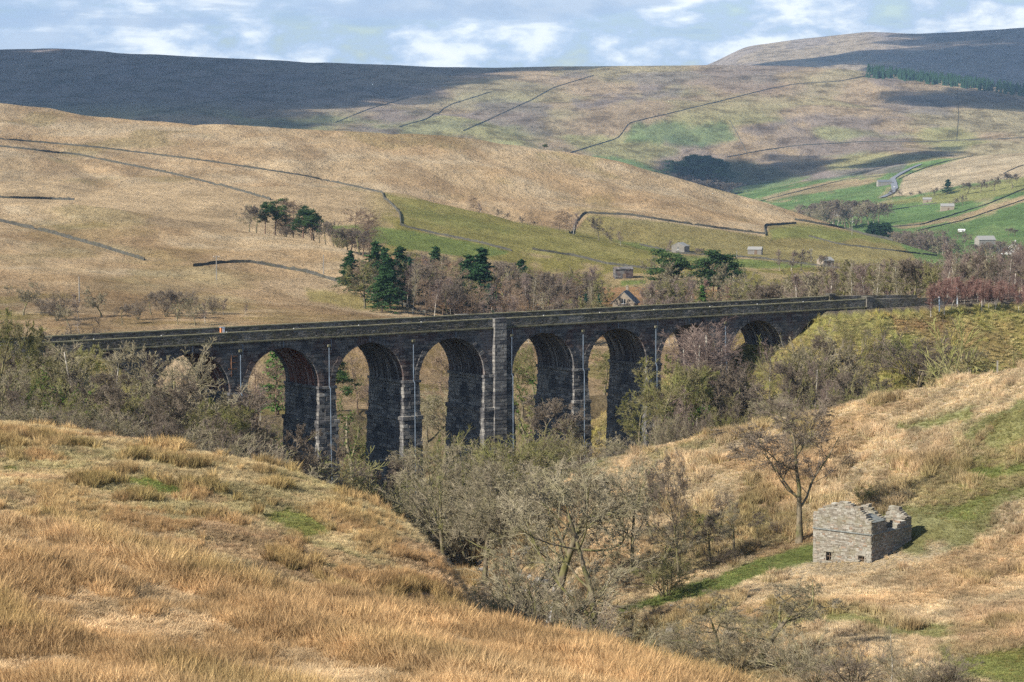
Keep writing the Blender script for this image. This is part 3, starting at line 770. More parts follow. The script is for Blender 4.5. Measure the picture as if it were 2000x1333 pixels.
    # downpipes on the piers, hopper at the head, short spouts over the crowns, rusty tie irons
    for k in range(-3, 4):
        base = float(ground(*v2w(piers[k], -1)[:2])) - VZ
        mb = MB(); ux = piers[k] + (0.15 if k else 1.9); vo = -.34 - (0.2 if k == 0 else 0)
        zb = max(base, -26)
        mb.tube([(ux, vo, -2.4 - (0.5 if k % 2 else 0)), (ux, vo, zs), (ux + .03, vo - .25, zs - .4), (ux, vo - .35, (zs + zb) / 2), (ux, vo - .62, zb)], .06, 6)
        dp = mb.build('downpipe', M_PIPE, root)
        mb = MB(); mb.box(ux - .2, ux + .2, vo - .12, vo + .2, -2.55, -2.25); mb.build('hopper', M_COPE, dp)
        if k % 2 == 0 or k == -3:
            mb = MB(); mb.tube([(ux + .45, -.12, -1.6), (ux + .45, -.14, -3.0)], .05, 5); mb.build('spout', M_PIPE, root)
    for k in (-4, -3, -2, -1, 0, 1, 2):
        cx = (piers[k] + piers[k + 1]) / 2
        mb = MB(); mb.tube([(cx, -.16, -1.5), (cx, -.18, -2.3)], .05, 5); mb.build('spout', M_PIPE, root)
    for k in (-3,):
        mb = MB()
        for dz in (0, .7, 1.5, 2.3): mb.box(piers[k] - 1.3 + dz * .25, piers[k] - .9 + dz * .3, -.2, -.02, -5.4 + dz, -5.3 + dz)
        mb.box(piers[k] - 1.1, piers[k] - 1.02, -.21, -.02, -5.6, -2.9); mb.box(piers[k] - 1.5, piers[k] - .3, -.21, -.02, -4.7, -4.6)
        mb.build('tie_iron', M_IRON, root)
    return root
viaduct()

def track():
    root = link('railway_track', None); root.location = VO; root.rotation_euler = (0, 0, TH); root['kind'] = 'structure'
    ms_ = material('sleeper_wood', lambda t: t.add('ShaderNodeBsdfDiffuse', i_Color=(.12, .10, .08)).outputs[0])
    mr = material('rail_steel', lambda t: t.add('ShaderNodeBsdfPrincipled', **{'i_Base_Color': (.22, .14, .10), 'i_Metallic': .3, 'i_Roughness': .45}).outputs[0])
    mb = MB(); mbb = MB()
    for c in (WID / 2 - 1.7, WID / 2 + 1.7):
        for g in (-.75, .75): mb.box(-200, 240, c + g - .035, c + g + .035, -1.2, -1.05)
        for i in range(int(440 / .7)): mbb.box(-200 + i * .7, -200 + i * .7 + .25, c - 1.3, c + 1.3, -1.32, -1.2)
    mb.build('rail', mr, root); mbb.build('sleeper', ms_, root)
track()


# ------------------------------------------------------------------ trees
def grow(seed, h, trunk_r, trunk_pts=7, levels=(), lean=0.04, wander=0.05, trop=0.02, multi=1, spread=0.0):
    """returns list of (P(N,m,3), R(N,m)) per level. level: dict(n, s0, s1, ang, len, m, wander, trop, r)"""
    R = np.random.RandomState(seed)
    def run(st, d, ln, r0, r1, m, wander, trop):
        N = len(st); P = np.empty((N, m, 3)); P[:, 0] = st; d = d.copy()
        DD = np.empty((N, m, 3)); DD[:, 0] = d
        for i in range(1, m):
            d = d + R.randn(N, 3) * wander; d[:, 2] += trop; d /= np.linalg.norm(d, axis=1, keepdims=True)
            P[:, i] = P[:, i - 1] + d * (ln / (m - 1))[:, None]; DD[:, i] = d
        Rr = r0[:, None] + (r1 - r0)[:, None] * np.linspace(0, 1, m)[None] ** 0.8
        return P, Rr, DD
    d = np.array([[R.randn() * lean, R.randn() * lean, 1.0]] * multi); st = np.zeros((multi, 3))
    if multi > 1:
        an = np.arange(multi) / multi * 6.28 + R.rand() * 6; st[:, 0] = np.cos(an) * .12; st[:, 1] = np.sin(an) * .12
        d[:, 0] += np.cos(an) * spread * (0.6 + R.rand(multi) * .8); d[:, 1] += np.sin(an) * spread * (0.6 + R.rand(multi) * .8)
    d /= np.linalg.norm(d, axis=1, keepdims=True)
    ln = np.full(multi, float(h)) * (0.85 + 0.3 * R.rand(multi) if multi > 1 else 1.0)
    P, Rr, DD = run(st, d, ln, np.full(multi, trunk_r), np.full(multi, trunk_r * 0.25), trunk_pts, wander, trop)
    out = [(P, Rr)]; Ln = ln
    for lv in levels:
        N, m, _ = P.shape; n = lv['n']
        k = R.rand(N, n) * (lv['s1'] - lv['s0']) + lv['s0']; k = np.sort(k, 1) if lv.get('sort') else k
        f = k * (m - 1); i = np.minimum(f.astype(int), m - 2); fr = (f - i)[..., None]
        ar = np.arange(N)[:, None]
        st = P[ar, i] * (1 - fr) + P[ar, i + 1] * fr; pd = DD[ar, i + 1]; pr = Rr[ar, i] * (1 - fr[..., 0]) + Rr[ar, i + 1] * fr[..., 0]
        rnd = R.randn(N, n, 3); rnd -= (rnd * pd).sum(-1, keepdims=True) * pd; rnd /= np.linalg.norm(rnd, axis=-1, keepdims=True) + 1e-9
        an = rad(lv['ang']) * (0.7 + 0.6 * R.rand(N, n))[..., None]
        d = pd * np.cos(an) + rnd * np.sin(an); d[..., 2] += lv.get('up', 0.0); d /= np.linalg.norm(d, axis=-1, keepdims=True)
        prof = lv.get('prof')
        l_ = Ln[:, None] * lv['len'] * (0.65 + 0.6 * R.rand(N, n))
        l_ = l_ * (prof(k) if prof else (1.0 - 0.45 * (k - lv['s0']) / (lv['s1'] - lv['s0'] + 1e-6)))
        r0 = np.minimum(pr * lv.get('rk', 0.65), lv.get('rmax', 9)); r0 = np.maximum(r0, lv.get('rmin', 0.008)); r1 = np.maximum(r0 * 0.3, 0.006)
        st = st.reshape(-1, 3); d = d.reshape(-1, 3); Ln = l_.ravel()
        P, Rr, DD = run(st, d, Ln, r0.ravel(), r1.ravel(), lv['m'], lv.get('wander', 0.12), lv.get('trop', 0.03))
        out.append((P, Rr))
    return out


def bark(name, c1, c2, scale=5.0, moss=0.0, mossc=(0.16, 0.17, 0.035)):
    def b(t):
        ob = t.add('ShaderNodeTexCoord').outputs['Object']
        c = t.mix(t.maprange(t.noise(t.mapping(ob, scale=(1, 1, .4)), scale, 4), .38, .62), c1, c2)
        if moss: c = t.mix(t.math('MULTIPLY', t.maprange(t.noise(ob, 0.9, 3), .45, .58), moss), c, mossc)
        rn = t.add('ShaderNodeObjectInfo').outputs['Random']
        c = t.mix(1.0, c, t.ramp(rn, [(0, (.82, .80, .80)), (1, (1.15, 1.15, 1.12))]), 'MULTIPLY')
        return t.add('ShaderNodeBsdfDiffuse', i_Color=c).outputs[0]
    return material(name, b)
B_ASH = bark('ash_bark', (.10, .085, .06), (.24, .20, .14), 5, .5)
T_ASH = bark('ash_twigs', (.20, .17, .115), (.34, .295, .205), 1.2, .35, (.18, .175, .07))
T_OLV = bark('mossy_twigs', (.14, .125, .06), (.25, .22, .12), 1.2, .5, (.19, .21, .05))
T_BRN = bark('brown_twigs', (.125, .10, .075), (.22, .18, .14), 1.2)
B_BIR = bark('birch_bark', (.30, .27, .22), (.62, .58, .50), 3)
T_BIR = bark('birch_twigs', (.155, .115, .10), (.26, .20, .17), 1.0)
T_RED = bark('red_twigs', (.185, .11, .095), (.28, .17, .14), 1.0)
B_LAR = bark('larch_bark', (.14, .10, .075), (.24, .17, .12), 4)
T_LAR = bark('larch_twigs', (.20, .145, .10), (.31, .23, .16), 1.0)
B_PIN = bark('pine_bark', (.17, .10, .07), (.26, .17, .12), 4)
def needles(name, c1, c2):
    def b(t):
        ob = t.add('ShaderNodeTexCoord').outputs['Object']
        c = t.mix(t.maprange(t.noise(ob, 1.6, 4), .36, .64), c1, c2)
        rn = t.add('ShaderNodeObjectInfo').outputs['Random']
        c = t.mix(1.0, c, t.ramp(rn, [(0, (.75, .8, .85)), (1, (1.25, 1.2, 1.05))]), 'MULTIPLY')
        df = t.add('ShaderNodeBsdfDiffuse', i_Color=c).outputs[0]; tl = t.add('ShaderNodeBsdfTranslucent', i_Color=c).outputs[0]
        return t.add('ShaderNodeMixShader', i_0=.2, i_1=df, i_2=tl).outputs[0]
    return material(name, b)
N_SPR = needles('spruce_needles', (.03, .065, .03), (.06, .115, .045))
N_BLU = needles('blue_spruce_needles', (.03, .07, .05), (.055, .115, .075))
N_PIN = needles('pine_needles', (.035, .07, .028), (.08, .125, .05))
N_LGT = needles('light_spruce_needles', (.06, .13, .035), (.12, .21, .06))
N_IVY = needles('ivy_leaves', (.05, .10, .02), (.11, .17, .04))


def tree_meshes(name, lv, sides, ntrunk, mb, mt, extra=None, hroot=0.5):
    """levels -> (trunk mesh, crown mesh)"""
    def cat(ls, sds):
        V, Q, o_ = [], [], 0
        for (P, R), sd_ in zip(ls, sds):
            v, q = tubes(P, R, sd_); V.append(v); Q.append(q + o_); o_ += len(v)
        return np.concatenate(V), np.concatenate(Q)
    P, R = lv[0]; P = P.copy(); P[:, 0, 2] -= hroot; R = R.copy(); R[:, 0] *= 1.35; lv = [(P, R)] + lv[1:]
    v, q = cat(lv[:ntrunk], sides[:ntrunk]); tm = mesh('trunk', v, q, None, [mb], True)
    if extra is None:
        v, q = cat(lv[ntrunk:], sides[ntrunk:]); cm = mesh('crown', v, q, None, [mt], False)
    else:
        ev, eq, em_ = extra
        if len(lv) > ntrunk:
            v, q = cat(lv[ntrunk:], sides[ntrunk:]); nq = len(q)
            cm = mesh('crown', np.concatenate([v, ev]), q, np.asarray(eq) + len(v), [mt, em_], False, np.concatenate([np.zeros(nq), np.ones(len(eq))]).astype(np.int32))
        else: cm = mesh('crown', ev, None, eq, [em_])
    top = max(float((p[..., 2]).max()) for p, _ in lv)
    if extra is not None: top = max(top, float(extra[0][:, 2].max()))
    return tm, cm, top

KINDS = {}
def reg(kind, variants): KINDS[kind] = variants

def bare(seed, mt, mb=B_ASH, h=6.6, rr=.21, ang=42, fine=1.0, up=0.12, twist=.14, far=1.0):
    f = far
    lv = grow(seed, h, rr, 7, [
        dict(n=8, s0=.28, s1=1.0, ang=ang + 8, len=.78, m=7, wander=twist, trop=.05, up=up, rk=.55),
        dict(n=7, s0=.2, s1=1.0, ang=ang + 6, len=.52, m=6, wander=twist + .02, trop=.03, rk=.55, rmin=.020 * f),
        dict(n=int(8 * fine), s0=.2, s1=1.0, ang=ang + 4, len=.50, m=4, wander=.16, trop=.04, rk=.55, rmin=.013 * f),
        dict(n=int(8 * fine) if f == 1 else 6, s0=.15, s1=1.0, ang=ang, len=.46, m=3, wander=.12, trop=.05, rmin=.0095 * f),
        dict(n=4, s0=.2, s1=1.0, ang=ang, len=.58, m=2, wander=.1, trop=.04, rmin=.008 * f)], wander=.09, trop=.03)
    return tree_meshes('t', lv, [7, 5, 4, 3, 3, 3], 2, mb, mt)
FAR = 2.6
reg('bare', [bare(s, T_ASH, fine=.9) for s in (1, 2, 3, 4)]); reg('bare_far', [bare(s, T_ASH, far=FAR) for s in (5, 6)])
reg('olive', [bare(s, T_OLV, fine=1.2, ang=42, up=.05) for s in (11, 12)]); reg('olive_far', [bare(13, T_OLV, far=FAR)])
reg('brown', [bare(s, T_BRN, fine=1.2, ang=40) for s in (21, 22)]); reg('brown_far', [bare(s, T_BRN, far=FAR, ang=42) for s in (23, 24)])
reg('sparse', [bare(s, T_BRN, fine=1.05, ang=42, up=.16, twist=.13, h=7.5, rr=.165) for s in (31, 32)])
reg('gnarly', [bare(s, T_ASH, fine=.9, ang=52, up=0.02, twist=.24, h=5.0, rr=.2) for s in (41, 42, 43)])

def birch(seed, mt, mb=B_BIR, nb=40, ang=44, drp=.0, h=12, rr=.13, up=.25, far=1.0):
    lv = grow(seed, h, rr, 9, [
        dict(n=nb, s0=.2, s1=.99, ang=ang, len=.28, m=5, wander=.10, trop=.06, up=up, rk=.5, rmin=.016 * far),
        dict(n=10, s0=.12, s1=1.0, ang=40, len=.48, m=4, wander=.12, trop=-drp, rk=.5, rmin=.011 * far),
        dict(n=8 if far == 1 else 6, s0=.1, s1=1.0, ang=34, len=.5, m=3, wander=.12, trop=-drp * 2, rmin=.008 * far)], wander=.035, trop=.02, lean=.05)
    return tree_meshes('t', lv, [6, 4, 3, 3], 1, mb, mt)
reg('birch', [birch(s, T_BIR, drp=.03) for s in (51, 52, 53)]); reg('birch_far', [birch(s, T_BIR, drp=.03, far=2.4) for s in (54, 55)])
reg('redbirch', [birch(s, T_RED, nb=30, ang=26, h=8, rr=.07, up=.4, far=1.7) for s in (61, 62, 63)])
reg('palebirch', [birch(s, T_ASH, nb=28, ang=36) for s in (66, 67)]); reg('palebirch_far', [birch(68, T_ASH, nb=28, ang=36, far=2.2)])
reg('larch', [birch(s, T_LAR, B_LAR, nb=64, ang=82, drp=.05, up=-.02, h=13, far=2.2) for s in (71, 72)])

def shrub(seed, mt, mb=B_ASH, spread=.7, multi=12, h=3.2, far=1.0):
    lv = grow(seed, h, .05, 6, [
        dict(n=7, s0=.15, s1=1.0, ang=38, len=.55, m=5, wander=.14, trop=.03, rk=.6, rmin=.014 * far),
        dict(n=7, s0=.1, s1=1.0, ang=38, len=.5, m=3, wander=.14, trop=.04, rmin=.009 * far),
        dict(n=6, s0=.1, s1=1.0, ang=36, len=.5, m=3, wander=.12, trop=.04, rmin=.007 * far)], multi=multi, spread=spread, wander=.12, trop=.05)
    return tree_meshes('t', lv, [5, 4, 3, 3], 1, mb, mt)
reg('shrub', [shrub(s, T_ASH) for s in (81, 82)])
reg('olshrub', [shrub(s, T_OLV, spread=.6) for s in (83, 84, 85)])
reg('brshrub', [shrub(s, T_BRN, spread=.8) for s in (86, 87)]); reg('brshrub_far', [shrub(90, T_BRN, spread=.6, far=2.5)])
reg('pkshrub', [shrub(s, T_BIR, spread=.5) for s in (88, 89)])
reg('willow_far', [shrub(s, T_BRN, spread=.34, multi=12, h=6.5, far=2.4) for s in (93, 94)])
reg('willow', [shrub(s, T_OLV, spread=.32, multi=11, h=6.5) for s in (91, 92)])

def leafs(C, size, R, flat=0.0):
    """random small triangles at centres"""
    n = len(C); a = R.randn(n, 3); a /= np.linalg.norm(a, axis=1, keepdims=True); b = R.randn(n, 3)
    b -= (a * b).sum(1, keepdims=True) * a; b /= np.linalg.norm(b, axis=1, keepdims=True)
    if flat: a[:, 2] *= (1 - flat); b[:, 2] *= (1 - flat)
    s = (size * (.6 + .8 * R.rand(n)))[:, None]
    V = np.stack([C - a * s * .5 - b * s * .3, C + a * s * .5 - b * s * .3, C + b * s * .6], 1).reshape(-1, 3)
    return V, np.arange(n * 3).reshape(-1, 3)
def spruce(seed, mt, h=13, wide=.24, dens=1.0):
    R = np.random.RandomState(seed)
    lv = grow(seed, h, .16, 8, [
        dict(n=90, s0=.07, s1=.99, ang=86, len=wide, m=5, wander=.05, trop=-.04, up=.0, rk=.3, rmin=.012, prof=lambda k: 1.12 - k)], wander=.01, trop=.02, lean=.01)
    P, _ = lv[1]; C = []
    for k in range(int(34 * dens)):
        f = R.rand(len(P)) ** .7 * 3.99; i = f.astype(int); fr = (f - i)[:, None]; ar = np.arange(len(P))
        c = P[ar, i] * (1 - fr) + P[ar, i + 1] * fr
        C.append(c + R.randn(len(P), 3) * [.20, .20, .10] - [0, 0, .08])
    P0 = lv[0][0][0]; f = .55 + .45 * R.rand(2600); i = np.minimum((f * 7).astype(int), 6); fr = (f * 7 - i)[:, None]; c = P0[i] * (1 - fr) + P0[i + 1] * fr
    an = R.rand(2600) * 6.28; r_ = (1.03 - f) * h * wide * .8 * R.rand(2600); C.append(c + np.stack([np.cos(an) * r_, np.sin(an) * r_, -r_ * .25], 1))
    V, T_ = leafs(np.concatenate(C), .33, R)
    return tree_meshes('t', lv, [6, 3], 1, B_LAR, B_LAR, (V, T_, mt))
reg('spruce', [spruce(s, N_SPR, wide=.33, dens=2.0) for s in (101, 102)])
reg('bluespruce', [spruce(103, N_BLU, wide=.28)])
reg('lightspruce', [spruce(s, N_LGT, wide=.27, dens=1.3) for s in (104, 105)])
def pine(seed, mt, h=10, low=.35, ang=60, clump=.95, up=.25):
    R = np.random.RandomState(seed)
    lv = grow(seed, h, .24, 8, [
        dict(n=20, s0=low, s1=1.0, ang=ang, len=.36, m=5, wander=.14, trop=.05, up=up, rk=.5, rmin=.03),
        dict(n=5, s0=.4, s1=1.0, ang=50, len=.4, m=3, wander=.15, trop=.08, up=.1, rmin=.02)], wander=.05, trop=.02, lean=.05)
    E = lv[2][0][:, -1]; C = np.concatenate([E + R.randn(len(E), 3) * [.40, .40, .20] * clump for _ in range(80)])
    V, T_ = leafs(C, .24, R)
    return tree_meshes('t', lv, [7, 5, 3], 1, B_PIN, B_PIN, (V, T_, mt))
reg('pine', [pine(s, N_PIN) for s in (111, 112, 113)])
def mossy(seed):
    """bare tree whose limbs are wrapped in ivy and moss"""
    R = np.random.RandomState(seed)
    lv = grow(seed, 7, .28, 7, [
        dict(n=8, s0=.15, s1=1.0, ang=42, len=.75, m=7, wander=.16, trop=.05, up=.1, rk=.6),
        dict(n=7, s0=.2, s1=1.0, ang=42, len=.5, m=5, wander=.16, trop=.03, rk=.6, rmin=.025),
        dict(n=7, s0=.2, s1=1.0, ang=38, len=.46, m=4, wander=.16, trop=.04, rk=.6, rmin=.016),
        dict(n=6, s0=.15, s1=1.0, ang=36, len=.42, m=3, wander=.12, trop=.05, rmin=.011)], wander=.09, trop=.03)
    C = []
    for l in (0, 1):
        P = lv[l][0]; n = len(P)
        for k in range(90 if l else 200):
            f = R.rand(n) ** 1.3 * (P.shape[1] - 1.01); i = f.astype(int); fr = (f - i)[:, None]; ar = np.arange(n)
            C.append(P[ar, i] * (1 - fr) + P[ar, i + 1] * fr + R.randn(n, 3) * .16)
    V, T_ = leafs(np.concatenate(C), .17, R)
    return tree_meshes('t', lv, [7, 5, 4, 3, 3], 2, B_ASH, T_OLV, (V, T_, N_IVY))
reg('mossy', [mossy(s) for s in (121, 122)])

NAMES = dict(bare='bare_tree', olive='bare_tree', brown='bare_tree', sparse='bare_tree', gnarly='bare_tree', birch='birch_tree', redbirch='birch_tree', palebirch='birch_tree',
             larch='larch_tree', shrub='shrub', olshrub='shrub', brshrub='shrub', pkshrub='shrub', willow='willow_shrub', spruce='spruce_tree', bluespruce='spruce_tree', lightspruce='spruce_tree', pine='pine_tree', mossy='bare_tree')
CATS = dict(bare_tree='tree', birch_tree='birch', larch_tree='larch', shrub='shrub', willow_shrub='shrub', spruce_tree='spruce', pine_tree='pine')
RT = np.random.RandomState(77)
def plant(kind, px, Y, top, label, group=None, wide=1.0, rot=None, var=None, row=None):
    """a tree whose foot stands on the ground at the sight line px (distance Y) and whose tip reaches photo row top"""
    if row is not None: p = hit(px, row, Y * .8, Y * 1.35)
    else: p = at(px, Y)
    ztop = rho(top) * p[1]
    H = max(ztop - p[2], 1.2)
    if Y > 430 and kind + '_far' in KINDS: vs = KINDS[kind + '_far']; var = None
    else: vs = KINDS[kind]
    k = RT.randint(len(vs)) if var is None else var
    tm, cm, t0 = vs[k]
    o = link(NAMES[kind], None); o.location = p
    o.rotation_euler = (0, 0, RT.rand() * 6.28 if rot is None else rot)
    s = H / t0; wide *= 1.03; o.scale = (s * wide, s * wide, s)
    c = link('trunk', tm, o); c2 = link('crown', cm, o)
    tag(o, label, CATS[NAMES[kind]], group)
    return o


# ------------------------------------------------------------------ planting: trees one can tell apart
ORD = ['first', 'second', 'third', 'fourth', 'fifth', 'sixth', 'seventh', 'eighth', 'ninth', 'tenth', 'eleventh', 'twelfth', 'thirteenth', 'fourteenth', 'fifteenth']
def row_of(items, look, where, group, wide=1.0):
    """items: (kind, px, Y, top[, wide]) sorted along the picture; a label each by its order from the left"""
    items = sorted(items, key=lambda q: q[1])
    for i, it in enumerate(items):
        lk = look if isinstance(look, str) else look[it[0]]
        same = [q for q in items if (look if isinstance(look, str) else look[q[0]]) == lk]; j = same.index(it)
        if len(same) == 1: lb = '%s %s' % (lk, where)
        elif j == len(same) - 1: lb = '%s %s, rightmost one' % (lk, where)
        elif j == 0: lb = '%s %s, leftmost one' % (lk, where)
        else: lb = '%s %s, %s from left' % (lk, where, ORD[j])
        plant(it[0], it[1], it[2], it[3], lb, group, it[4] if len(it) > 4 else wide)

# in the hollow between the two grassy hills and around the stream, hand placed
G1 = 'bare trees along the stream'
plant('bare', 1172, 186, 868, 'largest bare tree over the stream, wide crown on mossy forked limbs', G1, 1.05, var=0)
plant('gnarly', 1085, 208, 905, 'crooked pale bare tree just left of the largest one', G1, 1.0)
plant('bare', 1015, 222, 885, 'pale bare tree in the middle of the hollow, twigs catching the sun', G1, .8)
plant('bare', 945, 226, 868, 'twin stemmed dark barked tree on the stream bank', G1, 1.0)
plant('bare', 868, 232, 850, 'tall pale tree with an orange brown foot beside the grassy bank', G1, .8, var=2)
plant('sparse', 1326, 196, 868, 'tall upright bare tree at the end of the bright green bank', G1, .62, row=1142, var=0)
plant('bare', 1238, 214, 890, 'bare tree between the largest tree and the tall upright one', G1, .85)
plant('sparse', 1562, 222, 745, 'big open bare tree standing behind the ruined barn', G1, 1.45, row=1060, var=1)
plant('olshrub', 1692, 226, 940, 'low hawthorn just behind the broken wall of the ruin', None, 1.5, row=985)
plant('gnarly', 1405, 168, 1150, 'gnarled stunted tree leaning over the near grass, left of its partner', 'stunted thorn trees', 1.5, row=1300)
plant('gnarly', 1480, 164, 1128, 'wide gnarled thorn tree with a thick dark trunk near the bottom edge', 'stunted thorn trees', 1.9, row=1308)
plant('palebirch', 1740, 140, 1215, 'thin white stemmed tree among bushes at the bottom edge', None, 1.2, row=1345)
plant('brshrub', 1668, 140, 1235, 'grey brown bush left of the thin white stemmed tree', 'bushes at the bottom edge', 1.3, row=1350)
plant('brshrub', 1850, 138, 1262, 'grey brown bush right of the thin white stemmed tree', 'bushes at the bottom edge', 1.3, row=1345)
plant('shrub', 1790, 134, 1275, 'pale twiggy bush below the thin white stemmed tree', 'bushes at the bottom edge', 1.3, row=1360)
plant('shrub', 1590, 144, 1255, 'pale bush between the gnarled thorn and the grey brown bush', 'bushes at the bottom edge', 1.2, row=1345)
row_of([('willow', 932, 176, 1110), ('shrub', 1000, 180, 1150), ('shrub', 1060, 186, 1060), ('brshrub', 1100, 172, 1160), ('brshrub', 985, 200, 1085), ('shrub', 1215, 176, 1190)],
       dict(willow='upright twiggy bush', shrub='pale twiggy bush', brshrub='brown twiggy bush'), 'low in the stream hollow', 'bushes in the stream hollow', 1.25)
plant('bare', 1275, 226, 915, 'pale airy tree right of the stream, before the pale grass slope', G1, .85)
plant('sparse', 1405, 220, 955, 'slim brown tree halfway between the tall upright one and the barn tree', G1, .9)
plant('shrub', 1335, 166, 1200, 'large pale twiggy shrub left of the gnarled thorns', 'pale shrubs under the barn', 1.0)
plant('shrub', 1440, 158, 1205, 'large pale twiggy shrub between the gnarled thorns', 'pale shrubs under the barn', .9)
plant('shrub', 1545, 154, 1215, 'large pale twiggy shrub right of the gnarled thorns', 'pale shrubs under the barn', .9)
row_of([('gnarly', 1275, 206, 1010, 1.4), ('brown', 1385, 208, 1000, 1.3), ('gnarly', 1435, 212, 975, 1.0), ('olive', 1345, 216, 1000, 1.3), ('brown', 1480, 216, 1000, 1.2), ('olshrub', 1300, 200, 1080, 1.4), ('brshrub', 1410, 208, 1050, 1.4), ('olshrub', 1620, 224, 960, 1.2), ('brshrub', 1520, 216, 1010, 1.3), ('gnarly', 1215, 226, 950, 1.2)],
       dict(gnarly='low crooked thorn', brown='low brown bare tree', olive='mossy low tree', olshrub='mossy bush', brshrub='brown bush'), 'on the shaded bank above the bright green slope', 'thorns on the shaded bank', 1.0)
# at the foot of the viaduct
G3 = 'trees in front of the viaduct'
plant('olshrub', 705, 262, 868, 'broad dark mossy thorn between the second and third tall piers', G3, 1.25)
plant('brown', 765, 268, 885, 'low brown tree before the base of the third tall pier', G3, 1.2)
plant('bare', 835, 262, 862, 'pale tree with its crown before the fourth pier', G3, .8)
plant('bare', 905, 258, 872, 'pale twiggy tree before the fifth arch', G3, .85)
plant('olshrub', 1010, 268, 835, 'wide olive domed bush at the foot of the central pilaster', G3, 1.5)
plant('olshrub', 950, 262, 850, 'olive bush left of the central pilaster foot', G3, 1.1)
plant('olshrub', 1080, 274, 850, 'low olive bush right of the central pilaster foot', G3, 1.2)
plant('brown', 1072, 296, 775, 'crooked dark tree filling the lower sixth arch', G3, 1.2)
plant('gnarly', 1115, 296, 800, 'crooked grey tree before the first pier right of centre', G3, .9)
plant('olive', 1262, 286, 694, 'large round headed tree with upright yellowish twigs', G3, .92)
plant('olive', 1238, 290, 728, 'smaller rounded tree leaning against the large round headed one', G3, .9)
plant('birch', 1372, 300, 618, 'tallest purple twigged birch rising to the parapet', G3, 1.5, var=0)
plant('birch', 1392, 302, 628, 'purple twigged birch close against the right side of the tallest one', G3, 1.5, var=1)
plant('birch', 1352, 298, 632, 'purple twigged birch close against the left side of the tallest one', G3, 1.5, var=2)
plant('brown', 1378, 294, 700, 'dark brown tree filling the space under the purple birches', G3, 1.0)
plant('birch', 1335, 304, 640, 'purple twigged birch left of the tallest one', G3, 1.3, var=1)
plant('birch', 1418, 306, 636, 'purple twigged birch right of the tallest one', G3, 1.3, var=2)
plant('mossy', 1310, 292, 715, 'green mossed tree between the round headed tree and the birches', G3, .9)
plant('gnarly', 1515, 272, 778, 'pale antler branched tree peeping over the grassy brow', G3, 1.7)
row_of([('willow', 905, 286, 830), ('shrub', 860, 270, 905), ('shrub', 925, 252, 900), ('shrub', 985, 250, 905), ('shrub', 1045, 254, 895), ('brshrub', 1120, 282, 855), ('brshrub', 1180, 284, 850), ('shrub', 1225, 276, 850), ('brshrub', 805, 262, 940), ('shrub', 1095, 256, 925), ('shrub', 1155, 252, 915)],
       dict(willow='upright pale bush', shrub='pale tangled bush', brshrub='brown tangled bush'), 'below the piers of the viaduct', 'scrub below the piers', 1.5)
# scrub and trees on the right below the embankment
row_of([('birch', 1455, 318, 690), ('olive', 1480, 308, 700), ('willow', 1530, 312, 645), ('birch', 1500, 318, 660), ('bare', 1560, 318, 622), ('willow', 1600, 326, 612), ('brown', 1625, 322, 650), ('birch', 1590, 304, 690), ('brown', 1545, 300, 700), ('brown', 1630, 300, 720), ('birch', 1395, 298, 690), ('brown', 1440, 296, 700), ('birch', 1615, 296, 735)],
       dict(birch='purple brown birch', olive='olive twigged tree', willow='upright yellowish willow', brown='brown bare tree', bare='pale bare tree'), 'in the thicket below the right end of the viaduct', 'thicket below the right abutment', .8)
row_of([('willow', 1650, 345, 594, .7), ('willow', 1688, 349, 600, .6), ('willow', 1716, 351, 604, .6), ('brshrub', 1640, 334, 645, .9)],
       dict(willow='rounded yellowish willow', brshrub='low brown bush'), 'beside the end of the parapet', 'willows beside the right abutment', 1.1)
row_of([('brshrub', 1580, 290, 760), ('olshrub', 1625, 288, 752), ('brshrub', 1670, 286, 750), ('olshrub', 1700, 280, 745), ('brshrub', 1480, 284, 765), ('olshrub', 1420, 282, 760), ('brshrub', 1360, 282, 770), ('olshrub', 1535, 288, 745), ('shrub', 1300, 280, 800), ('shrub', 1550, 276, 770), ('brshrub', 1330, 280, 790)],
       dict(brshrub='dark brown scrub bush', olshrub='olive scrub bush', shrub='pale scrub bush'), 'along the top of the right hand grassy brow', 'scrub along the brow', .72)
plant('gnarly', 1895, 330, 678, 'small crooked thorn alone on the yellow embankment foot', None, 1.5, row=726)
plant('olshrub', 1995, 318, 598, 'dark round bush on the embankment at the right edge', None, 1.1)
plant('brshrub', 1785, 345, 618, 'rust brown bush on the embankment shoulder', None, 1.6)
plant('brshrub', 1800, 325, 680, 'dark bramble patch halfway down the yellow embankment', None, 2.2, row=706)
# wood on the left, below the parapet
GL = 'trees in the wood below the left parapet'
plant('bare', 312, 238, 648, 'tallest pale tree of the left wood, crown reaching over the parapet', GL, .95, var=1)
plant('palebirch', 182, 240, 655, 'slim pale tree with a light stem in the left wood', GL, 1.5, var=0)
plant('palebirch', 222, 244, 662, 'second slim pale tree just right of the light stemmed one', GL, 1.2, var=1)
plant('olive', -25, 232, 600, 'dark bushy tree cut by the left edge', GL, .62)
plant('mossy', 96, 236, 705, 'green mossed bushy tree in the left wood', GL, 1.2)
plant('mossy', 50, 228, 715, 'low green mossed tree near the left edge', GL, 1.1)
plant('mossy', 150, 226, 735, 'green mossed tree below the slim pale trees', GL, 1.1)
plant('brown', 425, 240, 765, 'brown tree left of the first slender pier', GL, .95)
plant('birch', 505, 248, 745, 'purplish birch seen through the second arch', GL, 1.4)
plant('brown', 468, 232, 765, 'low brown tree at the foot of the first slender pier', GL, 1.1)
plant('brown', 528, 248, 825, 'low brown tree left of the tallest dark pier', GL, 1.1)
